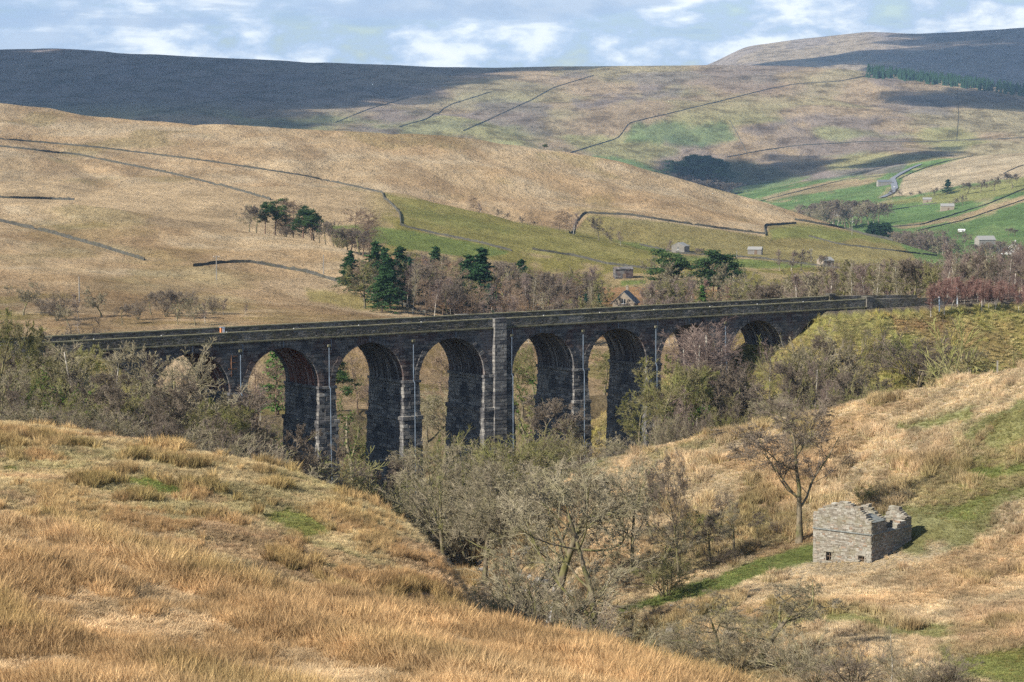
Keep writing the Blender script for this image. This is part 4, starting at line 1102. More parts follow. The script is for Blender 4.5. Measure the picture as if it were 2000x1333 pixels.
row_of([('brown', 25, 250, 668), ('olive', 75, 256, 684), ('brown', 120, 256, 668), ('olive', 155, 252, 672), ('brown', 200, 230, 720), ('brown', 250, 236, 690), ('olive', 270, 226, 770), ('brown', 345, 228, 745), ('brown', 300, 222, 775), ('olive', 395, 222, 780), ('brown', 0, 220, 730), ('olive', 130, 216, 770), ('brown', 430, 218, 800), ('brown', 352, 250, 735), ('bare', 45, 224, 705), ('bare', 100, 244, 672), ('bare', 285, 246, 665), ('brown', 230, 222, 745), ('brown', 320, 212, 800)],
       dict(brown='brown bare tree', olive='olive mossy tree', bare='pale grey tree'), 'within the wood under the left parapet', 'understorey of the left wood', .9)
row_of([('brshrub', x, 204 + (i % 3) * 5, r, 1.4) if i % 2 else ('shrub', x, 208, r, 1.4) for i, (x, r) in enumerate([(20, 775), (75, 770), (120, 785), (170, 800), (225, 795), (280, 805), (335, 820), (385, 830), (440, 840), (500, 855), (545, 882)])],
       dict(brshrub='brown thicket bush', shrub='grey thicket bush'), 'behind the crest of the left grassy hill', 'thicket behind the left crest')
# behind the left parapet, in the hollow under the moor
row_of([('bare', 52, 545, 545), ('willow', 118, 535, 562), ('birch', 160, 540, 570), ('bare', 205, 545, 558), ('willow', 275, 540, 582), ('willow', 330, 550, 556, 1.25), ('willow', 372, 560, 562, 1.2), ('bare', 352, 530, 592), ('willow', 420, 560, 574), ('birch', 440, 560, 580), ('brown', 300, 555, 570), ('birch', 482, 560, 594), ('bare', 140, 525, 590), ('willow', 90, 545, 580), ('brown', 245, 530, 595), ('bare', 385, 528, 580), ('brown', 350, 545, 565), ('birch', 405, 535, 590)],
       dict(willow='grey domed thicket', bare='pale bare tree', brown='dark dense bare tree', birch='purplish tree'), 'behind the left parapet under the moor', 'trees behind the left parapet', 1.3)
plant('willow', 80, 440, 615, 'small tangled bush behind the far left parapet', None, 1.6)
# seen through and beyond the arches
row_of([('mossy', 690, 365, 775), ('mossy', 720, 372, 800), ('mossy', 855, 360, 800), ('bare', 870, 380, 755), ('olive', 835, 385, 770), ('mossy', 1035, 372, 745), ('mossy', 1060, 380, 700), ('olive', 1020, 390, 690), ('olive', 1045, 400, 670), ('olive', 1190, 375, 690), ('mossy', 1210, 370, 800), ('olive', 1180, 400, 670), ('olive', 1225, 385, 670), ('mossy', 530, 360, 830), ('olive', 500, 370, 800)],
       dict(mossy='green mossed tree', bare='pale bare tree', olive='yellowish bare tree'), 'seen through the arches', 'trees beyond the arches', 1.15)
row_of([('pine', 655, 395, 690), ('larch', 500, 420, 700), ('larch', 540, 420, 690), ('birch', 565, 400, 730), ('larch', 700, 430, 690), ('birch', 720, 410, 720), ('larch', 860, 430, 670), ('birch', 885, 410, 700), ('lightspruce', 545, 440, 668), ('birch', 510, 395, 755), ('olive', 1340, 370, 690), ('olive', 1310, 365, 720), ('birch', 415, 400, 720)],
       dict(pine='dark pine', larch='orange brown larch', birch='purple brown birch', lightspruce='green conifer', olive='yellowish tree'), 'behind the viaduct, framed by the arches', 'trees framed by the arches', 1.2)

# the pine clump on the moor
row_of([('bare', 492, 812, 398), ('brown', 505, 806, 400), ('pine', 522, 812, 392), ('pine', 542, 815, 386), ('larch', 565, 818, 385, 1.3), ('larch', 578, 822, 390, 1.3), ('pine', 596, 800, 408, 1.5), ('pine', 612, 796, 420, 1.3), ('brown', 628, 795, 430), ('pine', 618, 830, 400), ('larch', 688, 830, 404, 1.6), ('larch', 712, 826, 410, 1.6), ('brown', 640, 790, 432), ('larch', 725, 800, 406, 1.2), ('brown', 682, 790, 442, 1.3), ('brown', 705, 786, 446, 1.3), ('brown', 655, 786, 445, 1.2), ('olshrub', 668, 778, 462, 1.4)],
       dict(bare='pale bare tree', brown='dark bare tree', pine='dark green pine', larch='rusty brown larch', olshrub='low dark bush'), 'in the hillside pine clump on the moor', 'hillside pine clump')
plant('brshrub', 562, 790, 440, 'small dark pointed bush under the pine clump', None, 1.2)
# conifers standing out of the central wood
row_of([('spruce', 690, 655, 488), ('spruce', 683, 650, 500), ('spruce', 733, 640, 470), ('spruce', 752, 630, 482), ('spruce', 764, 615, 500), ('spruce', 748, 605, 520), ('spruce', 780, 640, 480), ('bluespruce', 803, 640, 502), ('spruce', 850, 716, 480), ('spruce', 936, 650, 482), ('spruce', 912, 660, 496), ('bluespruce', 955, 640, 552, 1.5), ('spruce', 760, 650, 520, 1.3), ('spruce', 1016, 720, 505)],
       dict(spruce='dark green spruce', bluespruce='bushy bluish spruce'), 'in the wood behind the viaduct', 'spruces in the central wood', 1.3)
row_of([('bluespruce', 1143, 640, 572, 1.0), ('bluespruce', 1168, 640, 574, 1.0)], 'small blue green spruce', 'just behind the parapet left of the gabled house', 'pair of small spruces')
plant('pine', 1318, 700, 484, 'windblown pine with layered dark foliage right of the gabled house', None, 1.4)
plant('pine', 1400, 690, 484, 'largest dark pine with a domed crown right of the house', None, 1.7, var=1)
plant('pine', 1388, 700, 505, 'smaller pine against the largest domed pine', None, 1.3, var=2)
plant('lightspruce', 1368, 640, 556, 'yellow green conifer close behind the parapet', None, 1.4)
plant('lightspruce', 1268, 690, 560, 'dark green yew beside the gabled house', None, 1.8)
# the bare wood itself
kk = ['birch', 'larch', 'brown', 'brown', 'larch', 'palebirch', 'olive', 'birch']
lkk = dict(birch='purple brown birch', larch='rusty bare larch', brown='grey brown bare tree', palebirch='white stemmed birch', bare='pale bare tree', olive='yellowish bare tree', redbirch='red twigged birch')
zones = [(695, 790, 610, 720, 505, 24, 'in the wood behind the parapet, below the spruces left of centre', 'bare wood below the spruces', kk),
         (790, 900, 600, 720, 490, 34, 'in the wood behind the parapet, left of the central pier', 'bare wood left of the central pier', kk),
         (900, 1030, 600, 730, 500, 36, 'in the wood behind the parapet, above the central pier', 'bare wood above the central pier', kk),
         (1030, 1168, 600, 730, 512, 38, 'in the wood between the spruces and the gabled house', 'bare wood left of the gabled house', kk),
         (1262, 1335, 600, 700, 535, 24, 'in the wood right of the gabled house', 'bare wood right of the gabled house', ['birch', 'brown', 'bare', 'olive', 'birch']),
         (1330, 1490, 560, 680, 545, 32, 'around the domed pine behind the parapet', 'bare wood around the domed pine', ['olive', 'bare', 'birch', 'brown', 'redbirch']),
         (1480, 1640, 440, 620, 515, 40, 'in the belt of trees above the right end of the viaduct', 'tree belt above the right abutment', ['olive', 'brown', 'birch', 'bare', 'brown']),
         (1640, 1830, 430, 560, 505, 44, 'in the tree belt behind the railway', 'tree belt behind the railway', ['birch', 'brown', 'palebirch', 'birch', 'olive']),
         (1830, 2060, 420, 520, 480, 44, 'in the tall wood at the right edge', 'tall wood at the right edge', ['birch', 'brown', 'birch', 'palebirch', 'birch'])]
for x0, x1, ya, yb, top, n, where, grp, kinds in zones:
    for i in range(n):
        f = (i + RT.rand()) / n; px = x0 + (x1 - x0) * ((i * 0.618) % 1.0); Y = ya + (yb - ya) * (1 - f)
        k_ = kinds[RT.randint(len(kinds))]
        if 1180 < px < 1258 and Y < 700: continue
        base = ground(*at(px, Y)[:2]); hh = 8.5 + 4.5 * RT.rand()
        tp = 275 + (-(float(base) + hh)) / Y * F
        tp = max(tp, top + RT.rand() * 22 - 6)
        plant(k_, px, Y, tp, '%s %s' % (lkk[k_], where), grp, 1.1 if k_ != 'palebirch' else 1.0)
for i in range(120):
    f = ((i * .618) % 1.0); px = 1812 + 230 * f; Y = 366 + 30 * ((i * .37) % 1.0) + f * 14
    plant('redbirch', px, Y, 548 + RT.rand() * 28 - 12 * math.sin(f * 5), 'slender red twigged sapling on the embankment shoulder at the right', 'red saplings on the embankment', 1.9)
# along the beck under the moor
row_of([('larch', 926, 1185, 378, 1.6), ('birch', 940, 1180, 396, 1.5), ('brown', 975, 1160, 408, 1.3), ('brown', 990, 1150, 416, 1.4), ('brown', 1020, 1140, 422, 1.3), ('brown', 1045, 1130, 432, 1.3), ('larch', 1092, 1130, 408, 1.7), ('larch', 1106, 1125, 410, 1.6), ('birch', 1118, 1120, 412, 1.3), ('brown', 1168, 1100, 422, 1.2), ('birch', 1210, 1085, 450, 1.3), ('brown', 1190, 1090, 455, 1.3), ('birch', 1300, 1050, 467, 1.3), ('brown', 1360, 1075, 485, 1.6)],
       dict(larch='rusty larch', birch='purplish bare tree', brown='dark bare tree'), 'along the gill between moor and pasture', 'trees along the upland gill')
row_of([('birch', 1540, 1000, 488, 1.4), ('brown', 1560, 1000, 486, 1.4), ('birch', 1518, 1010, 486, 1.2), ('brshrub', 1660, 1420, 448, 1.6), ('brown', 1600, 980, 498), ('bare', 1268, 850, 498), ('bare', 1320, 690, 510), ('bare', 1440, 660, 520), ('bare', 1425, 665, 512)],
       dict(birch='purplish bare tree', brown='dark bare tree', brshrub='dark round bush', bare='pale bare tree'), 'scattered across the pastures right of the house', 'trees scattered over the pastures', 1.1)
# far side of the dale
far_ = []
for i in range(46):
    f = ((i * .618) % 1); far_.append((1560 + 175 * f, 1950 + 350 * ((i * .37) % 1), 398 - 12 * math.sin(f * 3.1) + RT.rand() * 12, 0))
for i in range(64):
    f = ((i * .618) % 1); far_.append((1735 + 150 * f, 1500 + 330 * ((i * .37) % 1), 452 - 8 * math.sin(f * 3.1) + RT.rand() * 22, 1))
for i in range(22):
    f = ((i * .618) % 1); far_.append((1900 + 110 * f, 1400 + 150 * ((i * .37) % 1), 468 + RT.rand() * 14, 2))
wh = ['in the grey wood beside the white farmhouse across the dale', 'in the grey wood on the far valley floor', 'behind the white cottages at the right edge']
for px, Y, tp, z_ in far_:
    k_ = ['bare', 'brown', 'birch'][RT.randint(3)]
    plant(k_, px, Y, tp, 'small distant %s tree %s' % (dict(bare='pale', brown='dark', birch='purplish')[k_], wh[z_]), 'distant trees ' + wh[z_], 1.3)
row_of([('spruce', 1840, 2350, 350, 1.8), ('brown', 1735, 2450, 370, 1.7), ('brown', 1748, 2440, 368, 1.5), ('brown', 1770, 2400, 376, 1.6), ('brown', 1790, 2380, 372, 1.6), ('brown', 1815, 2360, 366, 1.6), ('brown', 1880, 2300, 356, 1.6), ('brown', 1905, 2290, 350, 1.6), ('brown', 1930, 2280, 344, 1.6), ('brown', 1965, 2260, 338, 1.6), ('brown', 1855, 2150, 386, 1.4), ('brown', 1870, 2140, 380, 1.2)],
       dict(spruce='lone dark conifer', brown='small dark tree'), 'in the line of trees below the far road', 'trees along the far dyke')
row_of([('spruce', 1690 + 5 * i, 1720 + (i % 3) * 15, 437 - (i % 2) * 3, 1.6) for i in range(9)], 'small dark spruce', 'in the block of conifers on the valley side', 'small conifer block')
row_of([('brown', 1905, 1950, 430, 1.4), ('brown', 1920, 1950, 424, 1.4), ('larch', 1950, 1960, 410, 2.0), ('brown', 1938, 1955, 424, 1.5), ('larch', 1975, 1960, 405, 2.0), ('brown', 1995, 1960, 400, 1.5), ('brown', 1960, 1650, 445, 1.4), ('brown', 1972, 1640, 448, 1.8), ('brown', 1868, 1800, 446, 1.4)],
       dict(brown='small bare tree', larch='brown cone shaped larch'), 'among the green fields at the right', 'trees among the far green fields')
row_of([('pine', 1325 + 6 * i, 3560 + (i % 4) * 30, 312 - 12 * math.sin(i / 13 * 3.14) + (i % 3) * 3, 2.2) for i in range(14)], 'dark pine', 'in the round clump at the foot of the far fell', 'round clump on the far fell')
row_of([('brown', 1340 + 14 * i, 3480, 350 + (i % 3) * 3, 2.2) for i in range(6)], 'dark bare tree', 'in the shaded cleft below the round pine clump', 'trees in the shaded cleft')
plant('pine', 1062, 1500, 281, 'tiny dark conifer on the moor skyline', None, 1.8)

# forestry on the far ridge: one mass
def plantation():
    tm, cm, t0 = KINDS['spruce'][0]
    R = np.random.RandomState(9); V, T_ = [], []; n = 0
    for i in range(900):
        px = 1682 + 420 * R.rand(); Y = 4720 + R.rand() * 330 - (px - 1682) * .35
        p = at(px, Y); p[2] = float(ground(p[0], p[1])); h = 15 + 5 * R.rand(); w_ = 3.6
        k = 7; a = np.arange(k) / k * 6.28 + R.rand()
        for (f0, f1, ww) in ((0.0, .55, 1.0), (.3, .8, .72), (.6, 1.0, .42)):
            ring = np.stack([p[0] + np.cos(a) * w_ * ww * (.8 + .4 * R.rand(k)), p[1] + np.sin(a) * w_ * ww, np.full(k, p[2] + h * f0) - R.rand(k)], 1)
            V += [ring, [[p[0], p[1], p[2] + h * f1]]]; T_ += [(n + j, n + (j + 1) % k, n + k) for j in range(k)]; n += k + 1
    o = link('forest', mesh('forest', np.concatenate(V), None, T_, [needles('forest_needles', (.018, .045, .025), (.035, .07, .04))])); tag(o, 'dark conifer plantation along the ridge of the far fell at the right', 'forest', None, 'stuff')
plantation()


# ------------------------------------------------------------------ dry stone walls over the hills
M_DRY = stone_mat('dry_stone', (0.08, 0.076, 0.07), (0.15, 0.145, 0.13), (0.03, 0.03, 0.028), 0.5, 0.22, 0.08, moss=.3)
def dry_wall(pts, label, y0, y1, h=1.35, th=.42, step=2.0):
    P = []
    for (xa, ra), (xb, rb) in zip(pts[:-1], pts[1:]):
        n = max(2, int(max(abs(xb - xa), abs(rb - ra)) / 5))
        for s in np.linspace(0, 1, n, endpoint=False): P.append(hit(xa + (xb - xa) * s, ra + (rb - ra) * s, y0, y1))
    P.append(hit(pts[-1][0], pts[-1][1], y0, y1)); P = np.array(P)
    for _ in range(2): P[1:-1, :2] = (P[:-2, :2] + P[1:-1, :2] * 2 + P[2:, :2]) / 4
    # resample
    d = np.concatenate([[0], np.cumsum(np.hypot(*np.diff(P[:, :2], axis=0).T))]); n = max(3, int(d[-1] / step))
    s = np.linspace(0, d[-1], n); x = np.interp(s, d, P[:, 0]); y = np.interp(s, d, P[:, 1]); z = ground(x, y)
    T = np.stack([np.gradient(x), np.gradient(y)], 1); T /= np.linalg.norm(T, axis=1, keepdims=True); N_ = np.stack([-T[:, 1], T[:, 0]], 1)
    R = np.random.RandomState(len(pts) * 7 + abs(int(pts[0][0])) + 1); hh = h * (1 + R.randn(n) * .13); hh[R.rand(n) < .02] *= .25
    prof = [(-.55, -.4), (-.5, 0), (-.28, 1.0), (.28, 1.0), (.5, 0), (.55, -.4)]
    V = np.stack([np.stack([x + N_[:, 0] * a * th * 1.3, y + N_[:, 1] * a * th * 1.3, z + (hh * b if b > 0 else b)], 1) for a, b in prof], 1)
    K = len(prof); idx = np.arange(n * K).reshape(n, K)
    q = np.stack([idx[:-1, :-1], idx[:-1, 1:], idx[1:, 1:], idx[1:, :-1]], -1).reshape(-1, 4)
    V = V.reshape(-1, 3); o0 = V[0].copy()
    o = link('stone_wall', mesh('stone_wall', V - o0, q, None, [M_DRY])); o.location = o0
    tag(o, label, 'dry stone wall', 'dry stone walls over the hills')
for pts, lb, y0, y1, h in [
    ([(-40, 266), (0, 272), (200, 290), (400, 315), (600, 345), (700, 367), (742, 376)], 'upper of two long parallel stone walls crossing the tan moor', 900, 1650, 1.5),
    ([(-40, 283), (0, 287), (150, 303), (330, 339), (450, 368), (528, 391)], 'lower of two long parallel stone walls, running down to the pine clump', 900, 1650, 1.7),
    ([(-30, 386), (0, 387), (80, 389), (145, 392)], 'short dark stone wall at the left edge of the moor', 700, 1650, 1.7),
    ([(-40, 425), (0, 433), (100, 456), (200, 484), (282, 509)], 'dark stone wall falling diagonally from the left edge', 560, 900, 1.6),
    ([(378, 521), (430, 514), (490, 513), (600, 533), (700, 563), (760, 587), (832, 612)], 'curving stone wall around the brow left of the spruces', 520, 900, 1.4),
    ([(742, 376), (756, 395), (780, 412), (783, 440)], 'crooked stone wall dropping past the pasture corner', 560, 1300, 1.7),
    ([(783, 441), (850, 457), (930, 473), (1000, 491)], 'pinkish broken wall above the bright green field', 560, 1300, 1.3),
    ([(1040, 488), (1120, 500), (1190, 517), (1290, 528)], 'low wall along the lower edge of the olive pasture', 560, 1300, 1.4),
    ([(1112, 455), (1128, 432), (1140, 417), (1230, 421), (1330, 436), (1400, 446), (1495, 458)], 'wall climbing from the larches and following the moor edge', 900, 1500, 1.8),
    ([(1496, 461), (1491, 441), (1555, 437)], 'wall corner between the two moor edge walls', 900, 1500, 1.8),
    ([(1552, 430), (1600, 438), (1660, 448), (1745, 463)], 'long dark wall descending the moor edge to the valley wood', 900, 1500, 2.0),
    ([(1250, 479), (1330, 496), (1480, 505), (1600, 520), (1700, 532)], 'field wall passing the two small barns', 900, 1500, 1.3),
    ([(1580, 462), (1640, 478), (1760, 492), (1830, 500)], 'grey wall across the rough pasture at the right', 900, 1500, 1.2)]:
    dry_wall(pts, lb, y0, y1, h * .62, .32)
for pts, lb, y0, y1, h in [
    ([(1110, 300), (1160, 285), (1208, 270), (1228, 241), (1300, 224), (1400, 200), (1500, 175), (1560, 164), (1640, 160), (1730, 141)], 'long far wall climbing the sunlit fell to the forest', 3300, 5100, 2.6),
    ([(1420, 308), (1500, 293), (1560, 285), (1680, 278), (1800, 278), (1900, 274), (2010, 270)], 'level far wall crossing the foot of the sunlit fell', 3300, 5100, 2.6),
    ([(905, 256), (960, 232), (1040, 195), (1080, 172), (1160, 148)], 'far wall on the fell left of the long climbing one', 3300, 5100, 2.6),
    ([(780, 248), (830, 235), (880, 205), (960, 180)], 'far wall by the dark quarry hollow on the fell', 3300, 5100, 2.6),
    ([(655, 240), (720, 214), (800, 190)], 'far wall at the edge of the cloud shadow', 3300, 5100, 2.2),
    ([(1425, 236), (1440, 262), (1458, 298)], 'faint far wall on the right side of the green enclosure', 3300, 5100, 1.6),
    ([(1870, 175), (1872, 225), (1868, 275)], 'straight far wall falling through the small cloud shadow', 3300, 5100, 1.8),
    ([(0, 180), (180, 155), (330, 120)], 'wall high on the shaded fell at the left', 3300, 5100, 2.2),
    ([(60, 200), (250, 172), (440, 145)], 'wall across the middle of the shaded fell', 3300, 5100, 2.2),
    ([(330, 215), (520, 180), (620, 165), (740, 148)], 'wall across the lower shaded fell', 3300, 5100, 2.4),
    ([(1480, 395), (1560, 375), (1650, 352), (1720, 345)], 'far wall above the green fields left of the road', 1700, 3400, 1.6),
    ([(1755, 352), (1790, 335), (1840, 318), (1900, 306)], 'wall beside the far road climbing right', 1700, 3400, 1.8),
    ([(1720, 446), (1800, 440), (1860, 421), (1930, 400), (2010, 366)], 'dark wall through the far green fields past the stone barn', 1300, 3000, 1.8),
    ([(1700, 418), (1760, 408), (1830, 398)], 'short wall between the two small far barns', 1300, 3000, 1.3),
    ([(1960, 340), (1990, 326), (2010, 322)], 'short dark wall on the pale field at the right edge', 1300, 3000, 1.8),
    ([(1790, 452), (1880, 432), (1960, 405), (2010, 388)], 'lower far wall along the rough strip', 1200, 3000, 1.5)]:
    dry_wall(pts, lb, y0, y1, h * .55, .32, 8.0)


# ------------------------------------------------------------------ the roofless field barn
M_RUIN = stone_mat('barn_stone', (0.42, 0.385, 0.32), (0.30, 0.27, 0.225), (0.12, 0.11, 0.09), 0.45, 0.15, 0.03, stain=.3, moss=.2)
def bark_stone():
    def b(t):
        geo = t.add('ShaderNodeNewGeometry'); ob = t.add('ShaderNodeTexCoord').outputs['Object']
        rn = geo.outputs['Random Per Island']
        c = t.ramp(rn, [(0, (.20, .175, .14)), (.3, (.26, .23, .185)), (.6, (.31, .285, .235)), (.85, (.38, .36, .31)), (1, (.28, .20, .14))])
        c = t.mix(1.0, c, t.ramp(t.noise(ob, 5, 5, .7), [(.3, (.7, .7, .7)), (.7, (1.3, 1.3, 1.3))]), 'MULTIPLY')
        c = t.mix(t.math('MULTIPLY', t.maprange(t.noise(ob, .8, 4), .5, .62), .35), c, (.20, .18, .10))
        bp = t.add('ShaderNodeBump', i_Strength=1, i_Distance=.03, i_Height=t.noise(ob, 9, 4)).outputs[0]
        return t.add('ShaderNodeBsdfDiffuse', i_Color=c, i_Roughness=.8, i_Normal=bp).outputs[0]
    return material('rubble_stone', b)
M_RUB = bark_stone()
M_SLATE = material('stone_slate', lambda t: t.add('ShaderNodeBsdfDiffuse', i_Color=t.ramp(t.noise(t.add('ShaderNodeTexCoord').outputs['Object'], 2.5, 5), [(.3, (.12, .13, .12)), (.7, (.27, .28, .26))])).outputs[0])
M_WOOD = material('old_timber', lambda t: t.add('ShaderNodeBsdfDiffuse', i_Color=t.ramp(t.noise(t.mapping(t.add('ShaderNodeTexCoord').outputs['Object'], scale=(1, 8, 8)), 2.5, 5), [(.3, (.10, .07, .05)), (.7, (.22, .16, .11))])).outputs[0])
def ruin():
    AL = rad(41)
    base = hit(1701, 1104, 150, 240); base = hit(1701, 1100, 150, 240)
    e1 = np.array([math.cos(AL), -math.sin(AL)]); e2 = np.array([math.sin(AL), math.cos(AL)])
    A = 103 / F * base[1] / math.cos(AL) * 1.0; B = 96 / F * base[1] / math.sin(AL) * 1.02
    # local frame: x from far left corner to near corner, y away; origin at the near corner (x=A)
    org = base[:2] - e1 * A
    global RUIN
    RUIN = org + e1 * A / 2 + e2 * B / 2
    root = link('ruined_barn', None); root.location = (org[0], org[1], base[2]); root.rotation_euler = (0, 0, -AL)
    tag(root, 'roofless grey stone field barn with crumbling wall tops and two small windows', 'barn')
    pxm = base[1] / F                                    # metres per photo pixel here
    R = np.random.RandomState(8)
    def gz(lx, ly):
        wp = org + e1 * lx + e2 * ly; return float(ground(wp[0], wp[1])) - base[2]
    def wall(nm, p0, p1, hfun, th=.55, holes=(), rough=.05, inward=1):
        p0 = np.array(p0, float); p1 = np.array(p1, float); ln = np.linalg.norm(p1 - p0); d = (p1 - p0) / ln; nn = np.array([d[1], -d[0]]) * inward
        mb = MB(); z = -1.6; ch = .15
        while z < 7:
            ch = .09 + R.rand() * .06; s = -.0; s -= R.rand() * .2
            while s < ln:
                l_ = .16 + R.rand() * .34; a, b = max(s, 0), min(s + l_, ln); mid = (a + b) / 2; top = hfun(mid)
                if b - a > .05 and z + ch * .5 < top + R.randn() * .09 and not any(h[0] < mid < h[1] and h[2] < z + ch / 2 < h[3] for h in holes):
                    pr = R.rand() * rough; pi = R.rand() * rough; t_ = th * (.85 + .15 * R.rand()); jz = R.randn() * .008
                    q = []
                    for zz in (z + jz, z + ch - .008 + jz):
                        for (ss, oo) in ((a + .006, pr), (b - .006, pr + R.randn() * .008), (b - .006, -t_ - pi), (a + .006, -t_ - pi)):
                            xy = p0 + d * ss + nn * oo; q.append((xy[0], xy[1], zz))
                    mb.hexa(q if inward > 0 else [q[0], q[3], q[2], q[1], q[4], q[7], q[6], q[5]])
                s += l_
            z += ch
        # lime core so that no light passes the joints
        cs = np.linspace(0, ln, 24)
        for a, b in zip(cs[:-1], cs[1:]):
            m = (a + b) / 2; tp = hfun(m) - .25
            zs_ = [(-1.6, tp)]
            for h in holes:
                if h[0] - .05 < m < h[1] + .05: zs_ = [(-1.6, h[2]), (h[3], tp)]
            for z0, z1 in zs_:
                if z1 <= z0: continue
                q = []
                for zz in (z0, z1):
                    for ss, oo in ((a, -.06), (b, -.06), (b, -th + .12), (a, -th + .12)):
                        xy = p0 + d * ss + nn * oo; q.append((xy[0], xy[1], zz))
                mb.hexa(q)
        return mb.build(nm, M_RUB, root)
    g0 = gz(0, 0); gA = 0.0; gB = gz(A, B)
    def px2h(row, Y): return rho(row) * Y - base[2]
    YA0 = org[1]; YB = base[1] + e2[1] * B; YC = org[1] + e2[1] * B
    def F_(xs, rows, ya, yb):
        xs = np.array(xs); hs = [px2h(r, ya + (yb - ya) * x) for x, r in zip(xs, rows)]
        return lambda s, L_: float(np.interp(s / L_, xs, hs))
    f1 = F_([0, .1, .25, .42, .52, .60, .68, .78, .86, .92, 1.0], [1003, 998, 991, 983, 980, 982, 988, 994, 1005, 1011, 1021], YA0, base[1])
    hole1 = (A * .235, A * .325, None, None); hole2 = (A * .77, A * .90, None, None)
    zA = lambda f: px2h(1100, YA0 + (base[1] - YA0) * f)
    h1 = (A * .215, A * .335, px2h(1096, YA0 + (base[1] - YA0) * .28), px2h(1078, YA0 + (base[1] - YA0) * .28))
    h2 = (A * .77, A * .90, px2h(1101, YA0 + (base[1] - YA0) * .83), px2h(1085, YA0 + (base[1] - YA0) * .83))
    wf = wall('front_wall', (0, 0), (A, 0), lambda s: f1(s, A), holes=(h1, h2))
    f2 = F_([0, .15, .28, .34, .40, .46, .52, .60, .72, .80, .9, 1.0], [1022, 1019, 1016, 1021, 1032, 1040, 1034, 1028, 1020, 1016, 1012, 1010], base[1], YB)
    wall('side_wall', (A, .0), (A, B), lambda s: f2(s, B), holes=(), rough=.07)
    f3 = F_([0, .12, .25, .35, .45, .52, .60, .75, .9, 1], [1010, 997, 985, 994, 1008, 1016, 1004, 992, 999, 1006], YB, YC)
    wall('back_wall', (A, B), (0, B), lambda s: f3(s, A))
    f4 = F_([0, .2, .35, .5, .62, .75, .88, 1], [1006, 1008, 1003, 1000, 1006, 1002, 1000, 1003], YC, YA0)
    wall('side_wall', (0, B), (0, 0), lambda s: f4(s, B))
    # cross wall stub showing above, slate apron on the corner, through-stone course, lintels
    mid = B * .5
    f5 = F_([0, .3, .45, .6, .8, 1], [1012, 998, 984, 983, 992, 1024], base[1] + e2[1] * mid, YA0 + e2[1] * mid)
    wall('cross_wall', (A - .6, mid), (A * .35, mid), lambda s: f5(s, A * .6), th=.5)
    mb = MB()
    for i in range(6):
        for j in range(5):
            x0 = A - 1.2 + i * .22; y0 = .05 + j * .38; z0 = px2h(1012, base[1]) - .28 + (i * -.075) + .32
            mb.hexa([(x0, y0, z0), (x0 + .3, y0, z0 - .1), (x0 + .3, y0 + .36, z0 - .1), (x0, y0 + .36, z0), (x0, y0, z0 + .04), (x0 + .3, y0, z0 - .06), (x0 + .3, y0 + .36, z0 - .06), (x0, y0 + .36, z0 + .04)])
    mb.build('roof_slates', M_SLATE, root)
    zt = px2h(1045, base[1]); 
    mb = MB()
    x = 0.0
    while x < A: l_ = .5 + R.rand() * .5; mb.box(x, min(x + l_ - .01, A + .06), -.16, .1, zt - .05, zt + .03); x += l_
    mb.build('drip_course', M_SLATE, root)
    mb = MB(); y = .02
    while y < B: l_ = .5 + R.rand() * .5; mb.box(A - .1, A + .15, y, min(y + l_ - .01, B), zt - .05, zt + .03); y += l_
    mb.build('drip_course', M_SLATE, root)
    for h in (h1, h2):
        mb = MB(); mb.box(h[0] - .15, h[1] + .15, -.09, .3, h[3], h[3] + .16); mb.box(h[0] - .05, h[1] + .05, -.10, .3, h[2] - .1, h[2])
        mb.box(h[0], h[0] + .07, -.02, .12, h[2], h[3]); mb.box(h[1] - .07, h[1], -.02, .12, h[2], h[3]); fr = mb.build('window', M_RUB, root)
        mb = MB(); w_ = h[1] - h[0]
        for k in (.5,): mb.box(h[0] + w_ * k - .025, h[0] + w_ * k + .025, .14, .19, h[2], h[3])
        mb.box(h[0], h[1], .145, .185, (h[2] + h[3]) / 2 - .025, (h[2] + h[3]) / 2 + .025)
        mb.build('window_bars', M_WOOD, fr)
    # fallen stones inside
    mb = MB()
    for i in range(150):
        x, y = .6 + R.rand() * (A - 1.2), .6 + R.rand() * (B - 1.2); s = .12 + R.rand() * .2; z = R.rand() * .7 - .1
        mb.box(x, x + s * 1.4, y, y + s, z, z + s * .6)
    mb.build('rubble', M_RUB, root)
ruin()


# ------------------------------------------------------------------ buildings of the dale
def flat(name, c1, c2, sc_=1.2):
    return material(name, lambda t: t.add('ShaderNodeBsdfDiffuse', i_Color=t.ramp(t.noise(t.add('ShaderNodeTexCoord').outputs['Object'], sc_, 6, .65), [(.3, c1), (.7, c2)])).outputs[0])
M_HWALL = stone_mat('house_stone', (0.40, 0.33, 0.25), (0.30, 0.25, 0.19), (0.22, 0.19, 0.15), .6, .25, .03)
M_GREYW = stone_mat('barn_wall', (0.33, 0.31, 0.27), (0.24, 0.22, 0.19), (0.12, 0.11, 0.1), .6, .22, .04)
M_WHITE = flat('white_render', (.72, .72, .70), (.82, .82, .80))
M_ROOF = flat('slate_roof', (.11, .12, .13), (.19, .20, .21), 3)
M_LROOF = flat('stone_roof', (.22, .215, .20), (.34, .33, .30), 3)
M_GLASS = material('window_glass', lambda t: t.add('ShaderNodeBsdfPrincipled', **{'i_Base_Color': (.03, .035, .04), 'i_Roughness': .15}).outputs[0])
M_PALE = flat('pale_paint', (.6, .6, .58), (.7, .7, .68))
